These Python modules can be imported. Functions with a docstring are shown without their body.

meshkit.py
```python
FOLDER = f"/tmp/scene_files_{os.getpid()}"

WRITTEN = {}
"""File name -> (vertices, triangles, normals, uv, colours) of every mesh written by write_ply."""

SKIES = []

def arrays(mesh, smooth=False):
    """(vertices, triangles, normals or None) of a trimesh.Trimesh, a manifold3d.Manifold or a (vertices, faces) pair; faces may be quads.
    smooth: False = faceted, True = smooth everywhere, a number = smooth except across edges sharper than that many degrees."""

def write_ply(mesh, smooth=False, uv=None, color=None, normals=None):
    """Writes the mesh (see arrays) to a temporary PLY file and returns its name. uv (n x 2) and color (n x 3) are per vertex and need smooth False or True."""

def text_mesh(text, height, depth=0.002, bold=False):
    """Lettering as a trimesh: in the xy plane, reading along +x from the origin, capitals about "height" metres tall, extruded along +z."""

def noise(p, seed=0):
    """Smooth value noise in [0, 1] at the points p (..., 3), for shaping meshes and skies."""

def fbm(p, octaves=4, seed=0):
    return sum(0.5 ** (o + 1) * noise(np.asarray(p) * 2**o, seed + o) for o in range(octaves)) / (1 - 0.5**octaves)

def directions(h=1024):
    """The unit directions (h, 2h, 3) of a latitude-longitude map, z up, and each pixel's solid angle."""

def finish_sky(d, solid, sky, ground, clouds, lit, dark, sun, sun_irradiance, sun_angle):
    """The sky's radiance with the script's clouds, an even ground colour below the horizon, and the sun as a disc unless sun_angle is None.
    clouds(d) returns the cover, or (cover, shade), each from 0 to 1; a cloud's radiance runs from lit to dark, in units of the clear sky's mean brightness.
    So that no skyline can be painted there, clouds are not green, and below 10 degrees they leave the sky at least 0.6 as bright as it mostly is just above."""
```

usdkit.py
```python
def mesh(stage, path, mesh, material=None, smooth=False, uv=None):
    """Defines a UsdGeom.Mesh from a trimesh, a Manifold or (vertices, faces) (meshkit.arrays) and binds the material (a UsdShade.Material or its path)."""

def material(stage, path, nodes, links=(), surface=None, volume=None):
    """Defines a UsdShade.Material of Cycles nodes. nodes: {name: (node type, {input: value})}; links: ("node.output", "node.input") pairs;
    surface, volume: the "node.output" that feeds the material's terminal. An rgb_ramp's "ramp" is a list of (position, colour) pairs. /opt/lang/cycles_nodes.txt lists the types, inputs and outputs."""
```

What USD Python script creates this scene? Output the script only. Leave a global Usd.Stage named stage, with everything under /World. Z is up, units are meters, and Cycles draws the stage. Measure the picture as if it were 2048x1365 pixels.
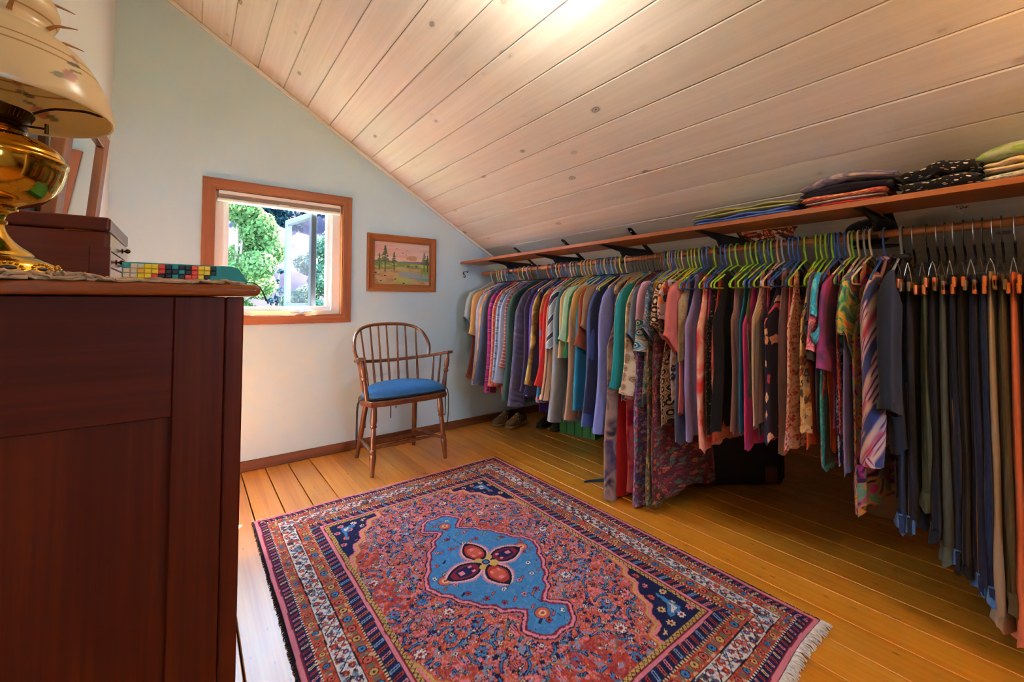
import math, random
import numpy as np, trimesh, usdkit, meshkit
from pxr import Usd, UsdGeom, UsdLux, UsdShade, Gf, Sdf, Vt
from shapely.geometry import Polygon, box as sbox

stage = Usd.Stage.CreateInMemory()
UsdGeom.Xform.Define(stage, '/World')
UsdGeom.Scope.Define(stage, '/World/Looks')
T3 = Sdf.ValueTypeNames

# ------------------------------------------------------------------ camera, sky, sun, lights, exposure
YAW, PITCH, FPX = 37.4586, 2.04, 840.0
cam = UsdGeom.Camera.Define(stage, '/World/Camera')
cam.CreateHorizontalApertureAttr(36.0)
cam.CreateFocalLengthAttr(36.0 * FPX / 2048.0)
cam.CreateVerticalApertureOffsetAttr(-(682.5 - 577.0) / 2048.0 * 36.0)
cam.CreateClippingRangeAttr((0.02, 500.0))
cam.CreateExposureAttr(0.72)
cx_ = UsdGeom.Xformable(cam)
cx_.AddTranslateOp().Set((0, 0, 1.10))
cx_.AddRotateZOp().Set(-YAW)
cx_.AddRotateXOp().Set(90.0 + PITCH)

sky = UsdLux.DomeLight.Define(stage, '/World/Sky')
sky.CreateColorAttr((0.40, 0.68, 1.0)); sky.CreateIntensityAttr(9.0)

sun = UsdLux.DistantLight.Define(stage, '/World/Sun')
sun.CreateColorAttr((1.0, 0.93, 0.82)); sun.CreateIntensityAttr(1500000.0); sun.CreateAngleAttr(0.53)
SUN_DIR = Gf.Vec3d(-0.48, -0.74, -1.0).GetNormalized()
m_ = Gf.Matrix4d(); m_.SetRotate(Gf.Rotation(Gf.Vec3d(0, 0, -1), SUN_DIR))
UsdGeom.Xformable(sun).AddTransformOp().Set(m_)

LAMP_POS = (0.75, 1.02, 2.15)          # unseen lamp above the frame, lights the ceiling and gable wall (its light is built with the lamp)
LAMP_COLOR, LAMP_POWER = (1.0, 0.86, 0.68), 140.0
LAMP2_POS = (1.40, -0.40, 1.86)        # unseen lamp behind the camera, placed to warm the right ceiling
LAMP2_COLOR, LAMP2_POWER = (1.0, 0.44, 0.12), 135.0

# ------------------------------------------------------------------ helpers
def lin(h):
    if isinstance(h, str):
        c = np.array([int(h[i:i + 2], 16) for i in (0, 2, 4)]) / 255.0
        return tuple(np.where(c <= 0.04045, c / 12.92, ((c + 0.055) / 1.055) ** 2.4))
    return tuple(h)

_used = {}
def numbered(parent, name):
    k = (parent, name); n = _used.get(k, -1) + 1; _used[k] = n
    return f'{parent}/{name}' if n == 0 else f'{parent}/{name}_{n:03d}'

def tag(p, label=None, cat=None, group=None, kind=None):
    for k, v in (('label', label), ('category', cat), ('group', group), ('kind', kind)):
        if v: p.SetCustomDataByKey(k, v)
    return p

def thing(name, label=None, cat=None, loc=(0, 0, 0), rotz=0.0, group=None, kind=None):
    x = UsdGeom.Xform.Define(stage, numbered('/World', name))
    x.AddTranslateOp().Set(tuple(float(v) for v in loc))
    if rotz: x.AddRotateZOp().Set(float(rotz))
    return tag(x.GetPrim(), label, cat, group, kind)

def part(parent, name, mesh, mat, smooth=30, uv=None, label=None, kind=None, colors=None):
    base = '/World' if parent is None else str(parent.GetPath())
    g = usdkit.mesh(stage, numbered(base, name), mesh, mat, smooth if uv is None and colors is None else (True if smooth else False), uv)
    if colors is not None:
        UsdGeom.PrimvarsAPI(g).CreatePrimvar('tint', T3.Color3fArray, 'vertex').Set(Vt.Vec3fArray.FromNumpy(np.asarray(colors, np.float32)))
    return tag(g.GetPrim(), label, kind=kind)

def copy_of(src, name, loc, rotz=0.0, label=None, group=None):
    x = UsdGeom.Xform.Define(stage, numbered('/World', name))
    x.GetPrim().GetReferences().AddInternalReference(src.GetPath())
    x.ClearXformOpOrder()
    x.AddTranslateOp(opSuffix='at').Set(tuple(float(v) for v in loc)); x.AddRotateZOp(opSuffix='at').Set(float(rotz))
    p = x.GetPrim(); p.SetInstanceable(True)
    return tag(p, label, None, group)

cat_ = trimesh.util.concatenate
def box(x0, x1, y0, y1, z0, z1, ch=0.0):
    if ch <= 0:
        b = trimesh.creation.box([x1 - x0, y1 - y0, z1 - z0])
        b.apply_translation([(x0 + x1) / 2, (y0 + y1) / 2, (z0 + z1) / 2]); return b
    ch = min(ch, 0.49 * min(x1 - x0, y1 - y0, z1 - z0))
    pts = []
    for sx in (0, 1):
        for sy in (0, 1):
            for sz in (0, 1):
                p = np.array([(x0, x1)[sx], (y0, y1)[sy], (z0, z1)[sz]], float)
                d = np.array([1 - 2 * sx, 1 - 2 * sy, 1 - 2 * sz]) * ch
                for k in range(3):
                    q = p + d; q[k] = p[k]; pts.append(q)
    return trimesh.convex.convex_hull(np.array(pts))

def tube(pts, r, n=8, closed=False, cap=True):
    """Swept tube through the points; r a number or one per point."""
    P = np.asarray(pts, float); m = len(P); R = np.broadcast_to(np.asarray(r, float), (m,))
    if closed:
        tan = np.roll(P, -1, 0) - np.roll(P, 1, 0)
    else:
        tan = np.gradient(P, axis=0)
    tan /= np.maximum(np.linalg.norm(tan, axis=1, keepdims=True), 1e-9)
    a = np.array([0, 1.0, 0]) if abs(tan[0][1]) < 0.9 else np.array([1.0, 0, 0])
    V = []; nrm = np.cross(tan[0], a); nrm /= np.linalg.norm(nrm)
    ang = np.linspace(0, 2 * np.pi, n, endpoint=False)
    for i in range(m):
        nrm = nrm - tan[i] * (nrm @ tan[i]); nrm /= max(np.linalg.norm(nrm), 1e-9)
        b = np.cross(tan[i], nrm)
        V.append(P[i] + R[i] * (np.cos(ang)[:, None] * nrm + np.sin(ang)[:, None] * b))
    V = np.vstack(V); F = []
    for i in range(m if closed else m - 1):
        j = (i + 1) % m
        for k in range(n):
            l = (k + 1) % n
            F += [[i * n + k, i * n + l, j * n + l], [i * n + k, j * n + l, j * n + k]]
    if cap and not closed:
        for k in range(1, n - 1):
            F += [[0, k + 1, k], [(m - 1) * n, (m - 1) * n + k, (m - 1) * n + k + 1]]
    return trimesh.Trimesh(V, np.array(F), process=False)

def smooth_path(pts, n=24):
    P = np.asarray(pts, float); d = np.r_[0, np.cumsum(np.linalg.norm(np.diff(P, axis=0), axis=1))]
    from scipy.interpolate import PchipInterpolator
    t = np.linspace(0, d[-1], n)
    return np.stack([PchipInterpolator(d, P[:, k])(t) for k in range(P.shape[1])], 1)

def lathe(prof, n=48, smooth_n=None):
    P = smooth_path(prof, smooth_n) if smooth_n else np.asarray(prof, float)
    a = np.linspace(0, 2 * np.pi, n, endpoint=False)
    V = np.stack([P[:, 0][:, None] * np.cos(a), P[:, 0][:, None] * np.sin(a), np.repeat(P[:, 1][:, None], n, 1)], -1).reshape(-1, 3)
    F = []
    m = len(P)
    for i in range(m - 1):
        for k in range(n):
            l = (k + 1) % n
            F += [[i * n + k, i * n + l, (i + 1) * n + l], [i * n + k, (i + 1) * n + l, (i + 1) * n + k]]
    return trimesh.Trimesh(V, np.array(F), process=False)

def turned(p0, p1, prof):
    """A turned spindle from p0 to p1; prof = (fraction, radius) pairs."""
    p0, p1 = np.array(p0, float), np.array(p1, float)
    t = np.array([a for a, _ in prof]); r = np.array([b for _, b in prof])
    pts = p0 + (p1 - p0) * t[:, None]
    return tube(pts, r, 12)

def grid_faces(nu, nv):
    """(nv rows of nu columns) -> triangles"""
    i, j = np.meshgrid(np.arange(nv - 1), np.arange(nu - 1), indexing='ij')
    a = (i * nu + j).ravel(); b = a + 1; c = a + nu + 1; d = a + nu
    return np.vstack([np.stack([a, b, c], 1), np.stack([a, c, d], 1)])

# ------------------------------------------------------------------ materials
def mat(name, nodes, links, surface):
    return usdkit.material(stage, '/World/Looks/' + name, nodes, links, surface=surface)

def plain(name, col, rough=0.5, metal=0.0, coat=0.0, spec=0.5, noise=0.0, nscale=20.0, bump=0.0, bscale=200.0):
    c = lin(col)
    nodes = {'p': ('principled_bsdf', {'base_color': c, 'roughness': rough, 'metallic': metal, 'coat_weight': coat, 'specular_ior_level': spec})}
    links = []
    nodes['tc'] = ('texture_coordinate', {})
    if noise:
        nodes['n'] = ('noise_texture', {'scale': nscale, 'detail': 4.0})
        nodes['r'] = ('rgb_ramp', {'ramp': [(0.3, tuple(np.array(c) * (1 - noise))), (0.7, tuple(np.minimum(np.array(c) * (1 + noise), 1)))]})
        links += [('tc.object', 'n.vector'), ('n.fac', 'r.fac'), ('r.color', 'p.base_color')]
    if bump:
        nodes['bn'] = ('noise_texture', {'scale': bscale, 'detail': 2.0})
        nodes['b'] = ('bump', {'strength': bump, 'distance': 0.002})
        links += [('tc.object', 'bn.vector'), ('bn.fac', 'b.height'), ('b.normal', 'p.normal')]
    return mat(name, nodes, links, 'p.BSDF')

def wood(name, dark, mid, light, axis='y', rough=0.45, coat=0.0, fine=1.0, knots=0.0, knot_col='2a1406', coat_rough=0.15, knot_hole=0.06, contrast=1.0, dents=0.0, coat_ior=1.5, spec=0.5):
    """Stretched grain along an axis, varied per object."""
    along = 0.55 * fine; across = 14.0 * fine
    sc = {'x': (along, across, across), 'y': (across, along, across), 'z': (across, across, along)}[axis]
    nodes = {'tc': ('texture_coordinate', {}), 'oi': ('object_info', {}),
             'off': ('combine_xyz', {}), 'mul': ('math', {'math_type': 'multiply', 'value2': 37.0}),
             'add': ('vector_math', {'math_type': 'add'}),
             'mp': ('mapping', {'scale': sc}),
             'n1': ('noise_texture', {'scale': 1.6, 'detail': 6.0, 'roughness': 0.6, 'distortion': 0.6}),
             'mp2': ('mapping', {'scale': tuple(np.array(sc) * np.where(np.array(sc) > 5, 9.0, 2.0))}),
             'n2': ('noise_texture', {'scale': 1.0, 'detail': 3.0}),
             'mixf': ('math', {'math_type': 'multiply_add', 'value2': 0.35}),
             'r': ('rgb_ramp', {'ramp': [(0.50 - 0.22 / contrast, lin(dark)), (0.62, lin(mid)), (0.62 + 0.25 / contrast, lin(light))]}),
             'hs': ('hsv', {}), 'vr': ('map_range', {'from_min': 0.0, 'from_max': 1.0, 'to_min': 0.88, 'to_max': 1.10}),
             'bp': ('bump', {'strength': 0.12, 'distance': 0.002}),
             'p': ('principled_bsdf', {'roughness': rough, 'coat_weight': coat, 'coat_roughness': coat_rough, 'coat_ior': coat_ior, 'specular_ior_level': spec})}
    links = [('oi.random', 'mul.value1'), ('mul.value', 'off.x'), ('mul.value', 'off.y'), ('mul.value', 'off.z'),
             ('tc.object', 'add.vector1'), ('off.vector', 'add.vector2'), ('add.vector', 'mp.vector'), ('mp.vector', 'n1.vector'),
             ('add.vector', 'mp2.vector'), ('mp2.vector', 'n2.vector'), ('n2.fac', 'mixf.value1'), ('n1.fac', 'mixf.value3'),
             ('mixf.value', 'r.fac'), ('r.color', 'hs.color'), ('oi.random', 'vr.value'), ('vr.result', 'hs.value'),
             ('mixf.value', 'bp.height'), ('bp.normal', 'p.normal')]
    if knots:
        ks = {'x': (2.6, 4.4, 4.4), 'y': (4.4, 2.6, 4.4), 'z': (4.4, 4.4, 2.6)}[axis]
        ks = tuple(k * knots for k in ks); h = knot_hole
        nodes.update({'mk': ('mapping', {'scale': ks}), 'vk': ('voronoi_texture', {'scale': 1.0, 'feature': 'f1'}),
                      'nk': ('noise_texture', {'scale': 45.0, 'detail': 2.0}), 'jk': ('math', {'math_type': 'multiply_add', 'value2': 0.05}),
                      'sk': ('separate_color', {}), 'gk': ('rgb_ramp', {'ramp': [(0.0, (0, 0, 0)), (0.45, (0, 0, 0)), (0.46, (.5, .5, .5)), (0.72, (1, 1, 1))], 'interpolate': False}),
                      'rk': ('rgb_ramp', {'ramp': [(0.0, (.9, .9, .9)), (h * .45, (.8, .8, .8)), (h * .6, (.25, .25, .25)), (h * .85, (.75, .75, .75)), (h, (.5, .5, .5)), (h + 0.03, (.10, .10, .10)), (h + 0.09, (0, 0, 0))]}),
                      'fk': ('math', {'math_type': 'multiply'}), 'mixk': ('mix', {'color2': lin(knot_col)}),
                      'md': ('mapping', {'scale': {'x': (9, 26, 26), 'y': (26, 9, 26), 'z': (26, 26, 9)}[axis]}), 'vd': ('voronoi_texture', {'scale': 1.0}),
                      'rd': ('rgb_ramp', {'ramp': [(0, (dents, dents, dents)), (.06, (dents, dents, dents)), (.12, (0, 0, 0))]}), 'mixd': ('mix', {'color2': lin(knot_col)})})
        links += [('add.vector', 'mk.vector'), ('mk.vector', 'vk.vector'), ('tc.object', 'nk.vector'), ('nk.fac', 'jk.value1'), ('vk.distance', 'jk.value3'),
                  ('jk.value', 'rk.fac'), ('vk.color', 'sk.color'), ('sk.r', 'gk.fac'), ('rk.color', 'fk.value1'), ('gk.color', 'fk.value2'), ('fk.value', 'mixk.fac'), ('hs.color', 'mixk.color1'),
                  ('add.vector', 'md.vector'), ('md.vector', 'vd.vector'), ('vd.distance', 'rd.fac'), ('rd.color', 'mixd.fac'), ('mixk.color', 'mixd.color1'), ('mixd.color', 'p.base_color')]
    else:
        links.append(('hs.color', 'p.base_color'))
    return mat(name, nodes, links, 'p.BSDF')

def tinted(name, rough=0.8, bump=0.0, bscale=400.0, spec=0.3, coat=0.0, sss=0.0, trans=0.0):
    """Colour pattern carried by the mesh (weave, painting, printed flowers)."""
    nodes = {'a': ('attribute', {'attribute': 'tint'}), 'p': ('principled_bsdf', {'roughness': rough, 'specular_ior_level': spec, 'coat_weight': coat}), 'tc': ('texture_coordinate', {})}
    links = [('a.color', 'p.base_color')]
    if bump:
        nodes['bn'] = ('noise_texture', {'scale': bscale, 'detail': 2.0}); nodes['b'] = ('bump', {'strength': bump, 'distance': 0.003})
        links += [('tc.object', 'bn.vector'), ('bn.fac', 'b.height'), ('b.normal', 'p.normal')]
    if trans:
        nodes['t'] = ('translucent_bsdf', {}); nodes['m'] = ('mix_closure', {'fac': trans})
        links += [('a.color', 't.color'), ('p.BSDF', 'm.closure1'), ('t.BSDF', 'm.closure2')]
        return mat(name, nodes, links, 'm.closure')
    return mat(name, nodes, links, 'p.BSDF')

_fab = {}
def fabric(spec, seed=0):
    """Cloth from 'kind:colour,colour,...'; patterns lie in the cloth's own metres (st)."""
    if spec in _fab: return _fab[spec]
    kind, cols = spec.split(':'); C = [lin(c) for c in cols.split(',')]
    n = {'tc': ('texture_coordinate', {}), 'p': ('principled_bsdf', {'roughness': 0.88, 'sheen_weight': 0.12, 'specular_ior_level': 0.2})}
    L = []
    def ramp(nm, stops, hard=False): n[nm] = ('rgb_ramp', {'ramp': stops, 'interpolate': not hard})
    def mapping(nm, scale, rot=(0, 0, 0), loc=(0, 0, 0)):
        n[nm] = ('mapping', {'scale': scale, 'rotation': rot, 'location': loc}); L.append(('tc.UV', nm + '.vector'))
    dark = lambda c, k: tuple(np.array(c) * k)
    out = None
    if kind in ('plain', 'denim', 'quilt', 'weave'):
        mapping('m', (60, 14, 1) if kind != 'denim' else (300, 40, 1)); n['n'] = ('noise_texture', {'scale': 1.0, 'detail': 5.0})
        lo, hi = (0.86, 1.1) if kind != 'denim' else (0.65, 1.35)
        c2 = C[1] if len(C) > 1 else dark(C[0], hi)
        ramp('r', [(0.3, dark(C[0], lo)), (0.7, c2)]); L += [('m.vector', 'n.vector'), ('n.fac', 'r.fac')]; out = 'r.color'
    elif kind in ('stripe', 'vstripe', 'dstripe'):
        rot = {'stripe': (0, 0, math.pi / 2), 'vstripe': (0, 0, 0), 'dstripe': (0, 0, 0.5)}[kind]
        mapping('m', (1, 1, 1), rot); n['w'] = ('wave_texture', {'scale': 5.5 if kind == 'dstripe' else 12.0, 'distortion': 0.4, 'detail': 1.0, 'detail_scale': 1.0})
        ramp('r', [(0, C[0]), (0.55, C[0]), (0.60, C[2]), (0.74, C[2]), (0.78, C[1]), (1, C[1])]); L += [('m.vector', 'w.vector'), ('w.fac', 'r.fac')]; out = 'r.color'
    elif kind == 'plaid':
        for a, rot, sc in (('1', 0, 3.2), ('2', math.pi / 2, 3.2)):
            mapping('m' + a, (1, 1, 1), (0, 0, rot)); n['w' + a] = ('wave_texture', {'scale': sc, 'distortion': 0.0})
            ramp('r' + a, [(0, C[0]), (0.35, C[0]), (0.45, C[1]), (0.86, C[1]), (0.90, C[2]), (0.97, C[2]), (1, C[1])]); L += [('m' + a + '.vector', 'w' + a + '.vector'), ('w' + a + '.fac', 'r' + a + '.fac')]
        n['mx'] = ('mix', {'fac': 0.5}); L += [('r1.color', 'mx.color1'), ('r2.color', 'mx.color2')]; out = 'mx.color'
    elif kind in ('floral', 'sprig', 'flowers', 'ditsy', 'southwest'):
        s1, s2 = {'floral': (24, 44), 'sprig': (42, 75), 'flowers': (16, 34), 'ditsy': (55, 85), 'southwest': (11, 24)}[kind]
        n['nd'] = ('noise_texture', {'scale': 3.0 * s1, 'detail': 1.0}); n['md'] = ('mix', {'fac': 0.028 if kind != 'ditsy' else 0.01}); L += [('tc.UV', 'nd.vector'), ('tc.UV', 'md.color1'), ('nd.color', 'md.color2')]
        n['v1'] = ('voronoi_texture', {'scale': float(s1), 'randomness': 0.85}); n['v2'] = ('voronoi_texture', {'scale': float(s2)})
        L += [('md.color', 'v1.vector'), ('md.color', 'v2.vector')]
        thr = {'floral': 0.42, 'sprig': 0.40, 'flowers': 0.30, 'ditsy': 0.40, 'southwest': 0.6}[kind]
        ramp('f1', [(0, (1, 1, 1)), (thr, (1, 1, 1)), (thr + 0.06, (0, 0, 0))]); ramp('ctr', [(0, (1, 1, 1)), (thr * 0.35, (1, 1, 1)), (thr * 0.35 + 0.05, (0, 0, 0))])
        n['sc'] = ('separate_color', {}); L += [('v1.color', 'sc.color')]
        k = C[1:] if len(C) > 1 else C
        stops = []
        for q, c in enumerate(k): stops += [(q / len(k), c)]
        ramp('pal', stops, hard=True); L += [('sc.r', 'pal.fac')]
        ramp('f2', [(0, (1, 1, 1)), (0.3, (1, 1, 1)), (0.36, (0, 0, 0))]); n['sc2'] = ('separate_color', {}); L += [('v2.color', 'sc2.color'), ('v2.distance', 'f2.fac')]
        ramp('pal2', [(0, C[0]), (0.35, k[-1]), (0.6, C[0]), (0.75, dark(k[0], 0.6))], hard=True); L += [('sc2.g', 'pal2.fac')]
        n['a'] = ('mix', {'color1': C[0]}); n['b'] = ('mix', {}); n['c'] = ('mix', {'color2': tuple(np.minimum(np.array(k[-1]) * 0.5 + np.array(k[0]) * 0.6, 1))})
        if kind == 'flowers': n['a'] = ('mix', {'color1': C[0], 'color2': C[0]}); L = [l for l in L if True]
        else: L += [('f2.color', 'a.fac'), ('pal2.color', 'a.color2')]
        L += [('v1.distance', 'f1.fac'), ('v1.distance', 'ctr.fac'), ('f1.color', 'b.fac'), ('a.color', 'b.color1'), ('pal.color', 'b.color2'), ('b.color', 'c.color1'), ('ctr.color', 'c.fac')]
        out = 'c.color'
    elif kind in ('medallion', 'rings', 'leopard', 'paisley', 'embroid'):
        sc = {'medallion': 17, 'rings': 24, 'leopard': 60, 'paisley': 30, 'embroid': 26}[kind]
        n['nd'] = ('noise_texture', {'scale': 40.0, 'detail': 2.0}); n['md'] = ('mix', {'fac': 0.012 if kind != 'paisley' else 0.035}); L += [('tc.UV', 'nd.vector'), ('tc.UV', 'md.color1'), ('nd.color', 'md.color2')]
        n['v'] = ('voronoi_texture', {'scale': float(sc), 'randomness': 0.35 if kind in ('medallion', 'rings') else 0.9}); L += [('md.color', 'v.vector')]
        a, b = C[0], C[1]; c = C[2] if len(C) > 2 else C[0]; d = C[3] if len(C) > 3 else b
        st = {'medallion': [(0, c), (.12, c), (.13, a), (.2, a), (.21, b), (.34, b), (.35, a), (.44, d), (.5, a), (.6, a), (.62, c), (.68, a)],
              'rings': [(0, c), (.18, a), (.22, b), (.4, b), (.42, a), (.5, a), (.55, b), (.62, a)],
              'leopard': [(0, b), (.2, b), (.28, a), (1, a)],
              'paisley': [(0, b), (.1, b), (.14, a), (.24, c), (.32, a), (.4, b), (.45, a), (.6, a), (.66, c)],
              'embroid': [(0, a), (.2, b), (.25, a), (.36, b), (.40, a), (.5, a), (.56, c)]}[kind]
        ramp('r', st); L += [('v.distance', 'r.fac')]; out = 'r.color'
    elif kind == 'animal':
        mapping('m', (1, 0.35, 1)); n['w'] = ('wave_texture', {'scale': 9.0, 'distortion': 9.0, 'detail': 2.0, 'detail_scale': 2.2}); ramp('r', [(0, C[0]), (.48, C[0]), (.56, C[1]), (1, C[1])])
        L += [('m.vector', 'w.vector'), ('w.fac', 'r.fac')]; out = 'r.color'
    elif kind in ('tie', 'rainbow', 'batik'):
        mapping('m', (1, 0.8, 1)); n['n'] = ('noise_texture', {'scale': {'tie': 9.0, 'rainbow': 17.0, 'batik': 22.0}[kind], 'detail': 3.0, 'distortion': {'tie': 0.5, 'rainbow': 1.6, 'batik': 2.4}[kind]})
        k = len(C); pos = np.linspace(0.34, 0.66, k)
        if kind == 'batik': ramp('r', [(0, C[0]), (.5, C[0]), (.54, C[1]), (.6, C[1]), (.64, C[0]), (1, C[0])])
        else: ramp('r', [(float(p_), c) for p_, c in zip(pos, C)])
        L += [('m.vector', 'n.vector'), ('n.fac', 'r.fac')]; out = 'r.color'
    elif kind == 'ikat':
        mapping('m', (1, 1, 1), (0, 0, 0.42)); n['nd'] = ('noise_texture', {'scale': 30.0, 'detail': 1.0}); n['mp3'] = ('mapping', {'scale': (1, .25, 1)})
        n['w'] = ('wave_texture', {'scale': 3.6, 'distortion': 0.3}); n['w2'] = ('wave_texture', {'scale': 24.0, 'distortion': 0.0})
        n['v'] = ('noise_texture', {'scale': 14.0, 'detail': 1.0}); n['mv'] = ('mapping', {'scale': (2.2, .7, 1)})
        ramp('r', [(0, C[1]), (.2, C[0]), (.45, C[3]), (.6, C[0]), (.8, C[2]), (1, C[2])]); ramp('r2', [(0, C[0]), (.55, C[0]), (.7, C[1]), (1, C[2])]); ramp('rv', [(.44, (0, 0, 0)), (.52, (1, 1, 1))])
        n['mx'] = ('mix', {}); L += [('m.vector', 'w.vector'), ('m.vector', 'w2.vector'), ('m.vector', 'mv.vector'), ('mv.vector', 'v.vector'), ('v.fac', 'rv.fac'), ('w.fac', 'r.fac'), ('w2.fac', 'r2.fac'), ('rv.color', 'mx.fac'), ('r2.color', 'mx.color1'), ('r.color', 'mx.color2')]
        out = 'mx.color'
    elif kind == 'dots':
        n['v'] = ('voronoi_texture', {'scale': 52.0, 'randomness': 0.7}); ramp('r', [(0, C[1]), (.27, C[1]), (.32, C[0]), (1, C[0])]); L += [('tc.UV', 'v.vector'), ('v.distance', 'r.fac')]; out = 'r.color'
    L.append((out, 'p.base_color'))
    n['wr'] = ('noise_texture', {'scale': 9.0, 'detail': 4.0}); n['bp'] = ('bump', {'strength': 0.5, 'distance': 0.01})
    if kind == 'quilt':
        mapping('mq', (1, 1, 1), (0, 0, math.pi / 2 + 0.35)); n['wr'] = ('wave_texture', {'scale': 9.0, 'distortion': 0.6}); L += [('mq.vector', 'wr.vector')]
    elif kind == 'weave':
        n['wr'] = ('voronoi_texture', {'scale': 140.0, 'randomness': 0.2}); L += [('tc.UV', 'wr.vector')]
    else: L += [('tc.UV', 'wr.vector')]
    L += [(('wr.distance' if kind == 'weave' else 'wr.fac'), 'bp.height'), ('bp.normal', 'p.normal')]
    _fab[spec] = mat('cloth_%s_%d' % (kind, len(_fab)), n, L, 'p.BSDF')
    return _fab[spec]

M = {}
M['gable_paint'] = plain('gable_paint', (0.51, 0.72, 0.84), 0.7, noise=0.02, nscale=3, bump=0.08, bscale=300)
M['white_paint'] = plain('white_paint', (0.80, 0.81, 0.80), 0.65, bump=0.08, bscale=300)
M['floor_pine'] = wood('floor_pine', 'b8620c', 'da8618', 'e89c30', 'y', 0.42, coat=0.8, knots=1.0, knot_col='4a1e06', coat_rough=0.42, knot_hole=0.07, dents=0.7, coat_ior=1.5)
M['subfloor'] = plain('subfloor', '2a1a0e', 0.9)
M['ceiling_pine'] = wood('ceiling_pine', 'cfcabf', 'dcd8d0', 'e6e3dc', 'y', 0.6, knots=1.8, knot_col='3a1e0c', knot_hole=0.13)
M['trim_fir'] = wood('trim_fir', '5a2a08', '80440e', '98581c', 'x', 0.45)
M['trim_fir_v'] = wood('trim_fir_v', '5a2a08', '80440e', '98581c', 'z', 0.45)
M['base_oak'] = wood('base_oak', '3e200e', '5e341a', '74452a', 'x', 0.45)
M['dresser_wood'] = wood('dresser_wood', '360a01', '461102', '5a1a03', 'x', 0.45, spec=0.2)
M['dresser_wood_v'] = wood('dresser_wood_v', '380b01', '4c1402', '642203', 'z', 0.45, spec=0.2)
M['dresser_top'] = wood('dresser_top', '6a2e10', '8c4218', 'a25424', 'x', 0.25, coat=0.6)
M['box_wood'] = wood('box_wood', '421004', '541a06', '66260c', 'x', 0.4, coat=0.1, spec=0.25)
M['box_front'] = wood('box_front', '421004', '541a06', '66260c', 'y', 0.3, coat=1.0, coat_rough=0.12, coat_ior=1.7)
M['chair_wood'] = wood('chair_wood', '3e1a08', '5a2a0e', '724016', 'z', 0.35, coat=0.25)
M['shelf_wood'] = wood('shelf_wood', '642c0c', '8a4614', 'a05c22', 'y', 0.4, coat=0.2)
M['pole_wood'] = wood('pole_wood', '7a4420', '9c5c2e', 'b47840', 'y', 0.4)
M['black_steel'] = plain('black_steel', '0c0c0d', 0.45, 0.0)
M['frame_wood'] = wood('frame_wood', '64340e', '864e1e', '9c6430', 'x', 0.45)
M['vinyl'] = plain('vinyl', (0.82, 0.81, 0.78), 0.4)
M['sash_clad'] = plain('sash_clad', (0.022, 0.024, 0.028), 0.6, spec=0.05)
M['blind_tan'] = plain('blind_tan', '9c8f82', 0.8)
M['blind_white'] = plain('blind_white', 'e8e6e0', 0.7)
M['brass'] = mat('brass', {'p': ('principled_bsdf', {'base_color': lin('d8a83c'), 'metallic': 1.0, 'roughness': 0.09}), 'n': ('noise_texture', {'scale': 40.0}), 'tc': ('texture_coordinate', {}), 'b': ('bump', {'strength': 0.02, 'distance': 0.001})},
                 [('tc.object', 'n.vector'), ('n.fac', 'b.height'), ('b.normal', 'p.normal')], 'p.BSDF')
M['dark_brass'] = plain('dark_brass', '4a3413', 0.3, 1.0)
M['steel'] = plain('steel', 'c8c8c8', 0.25, 1.0)
M['mirror'] = plain('mirror', 'f0f4f4', 0.02, 1.0)
M['cushion_blue'] = plain('cushion_blue', '1c5c96', 0.85, noise=0.12, nscale=25, bump=0.15, bscale=500)
M['cord_black'] = plain('cord_black', '14181e', 0.7)
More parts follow.
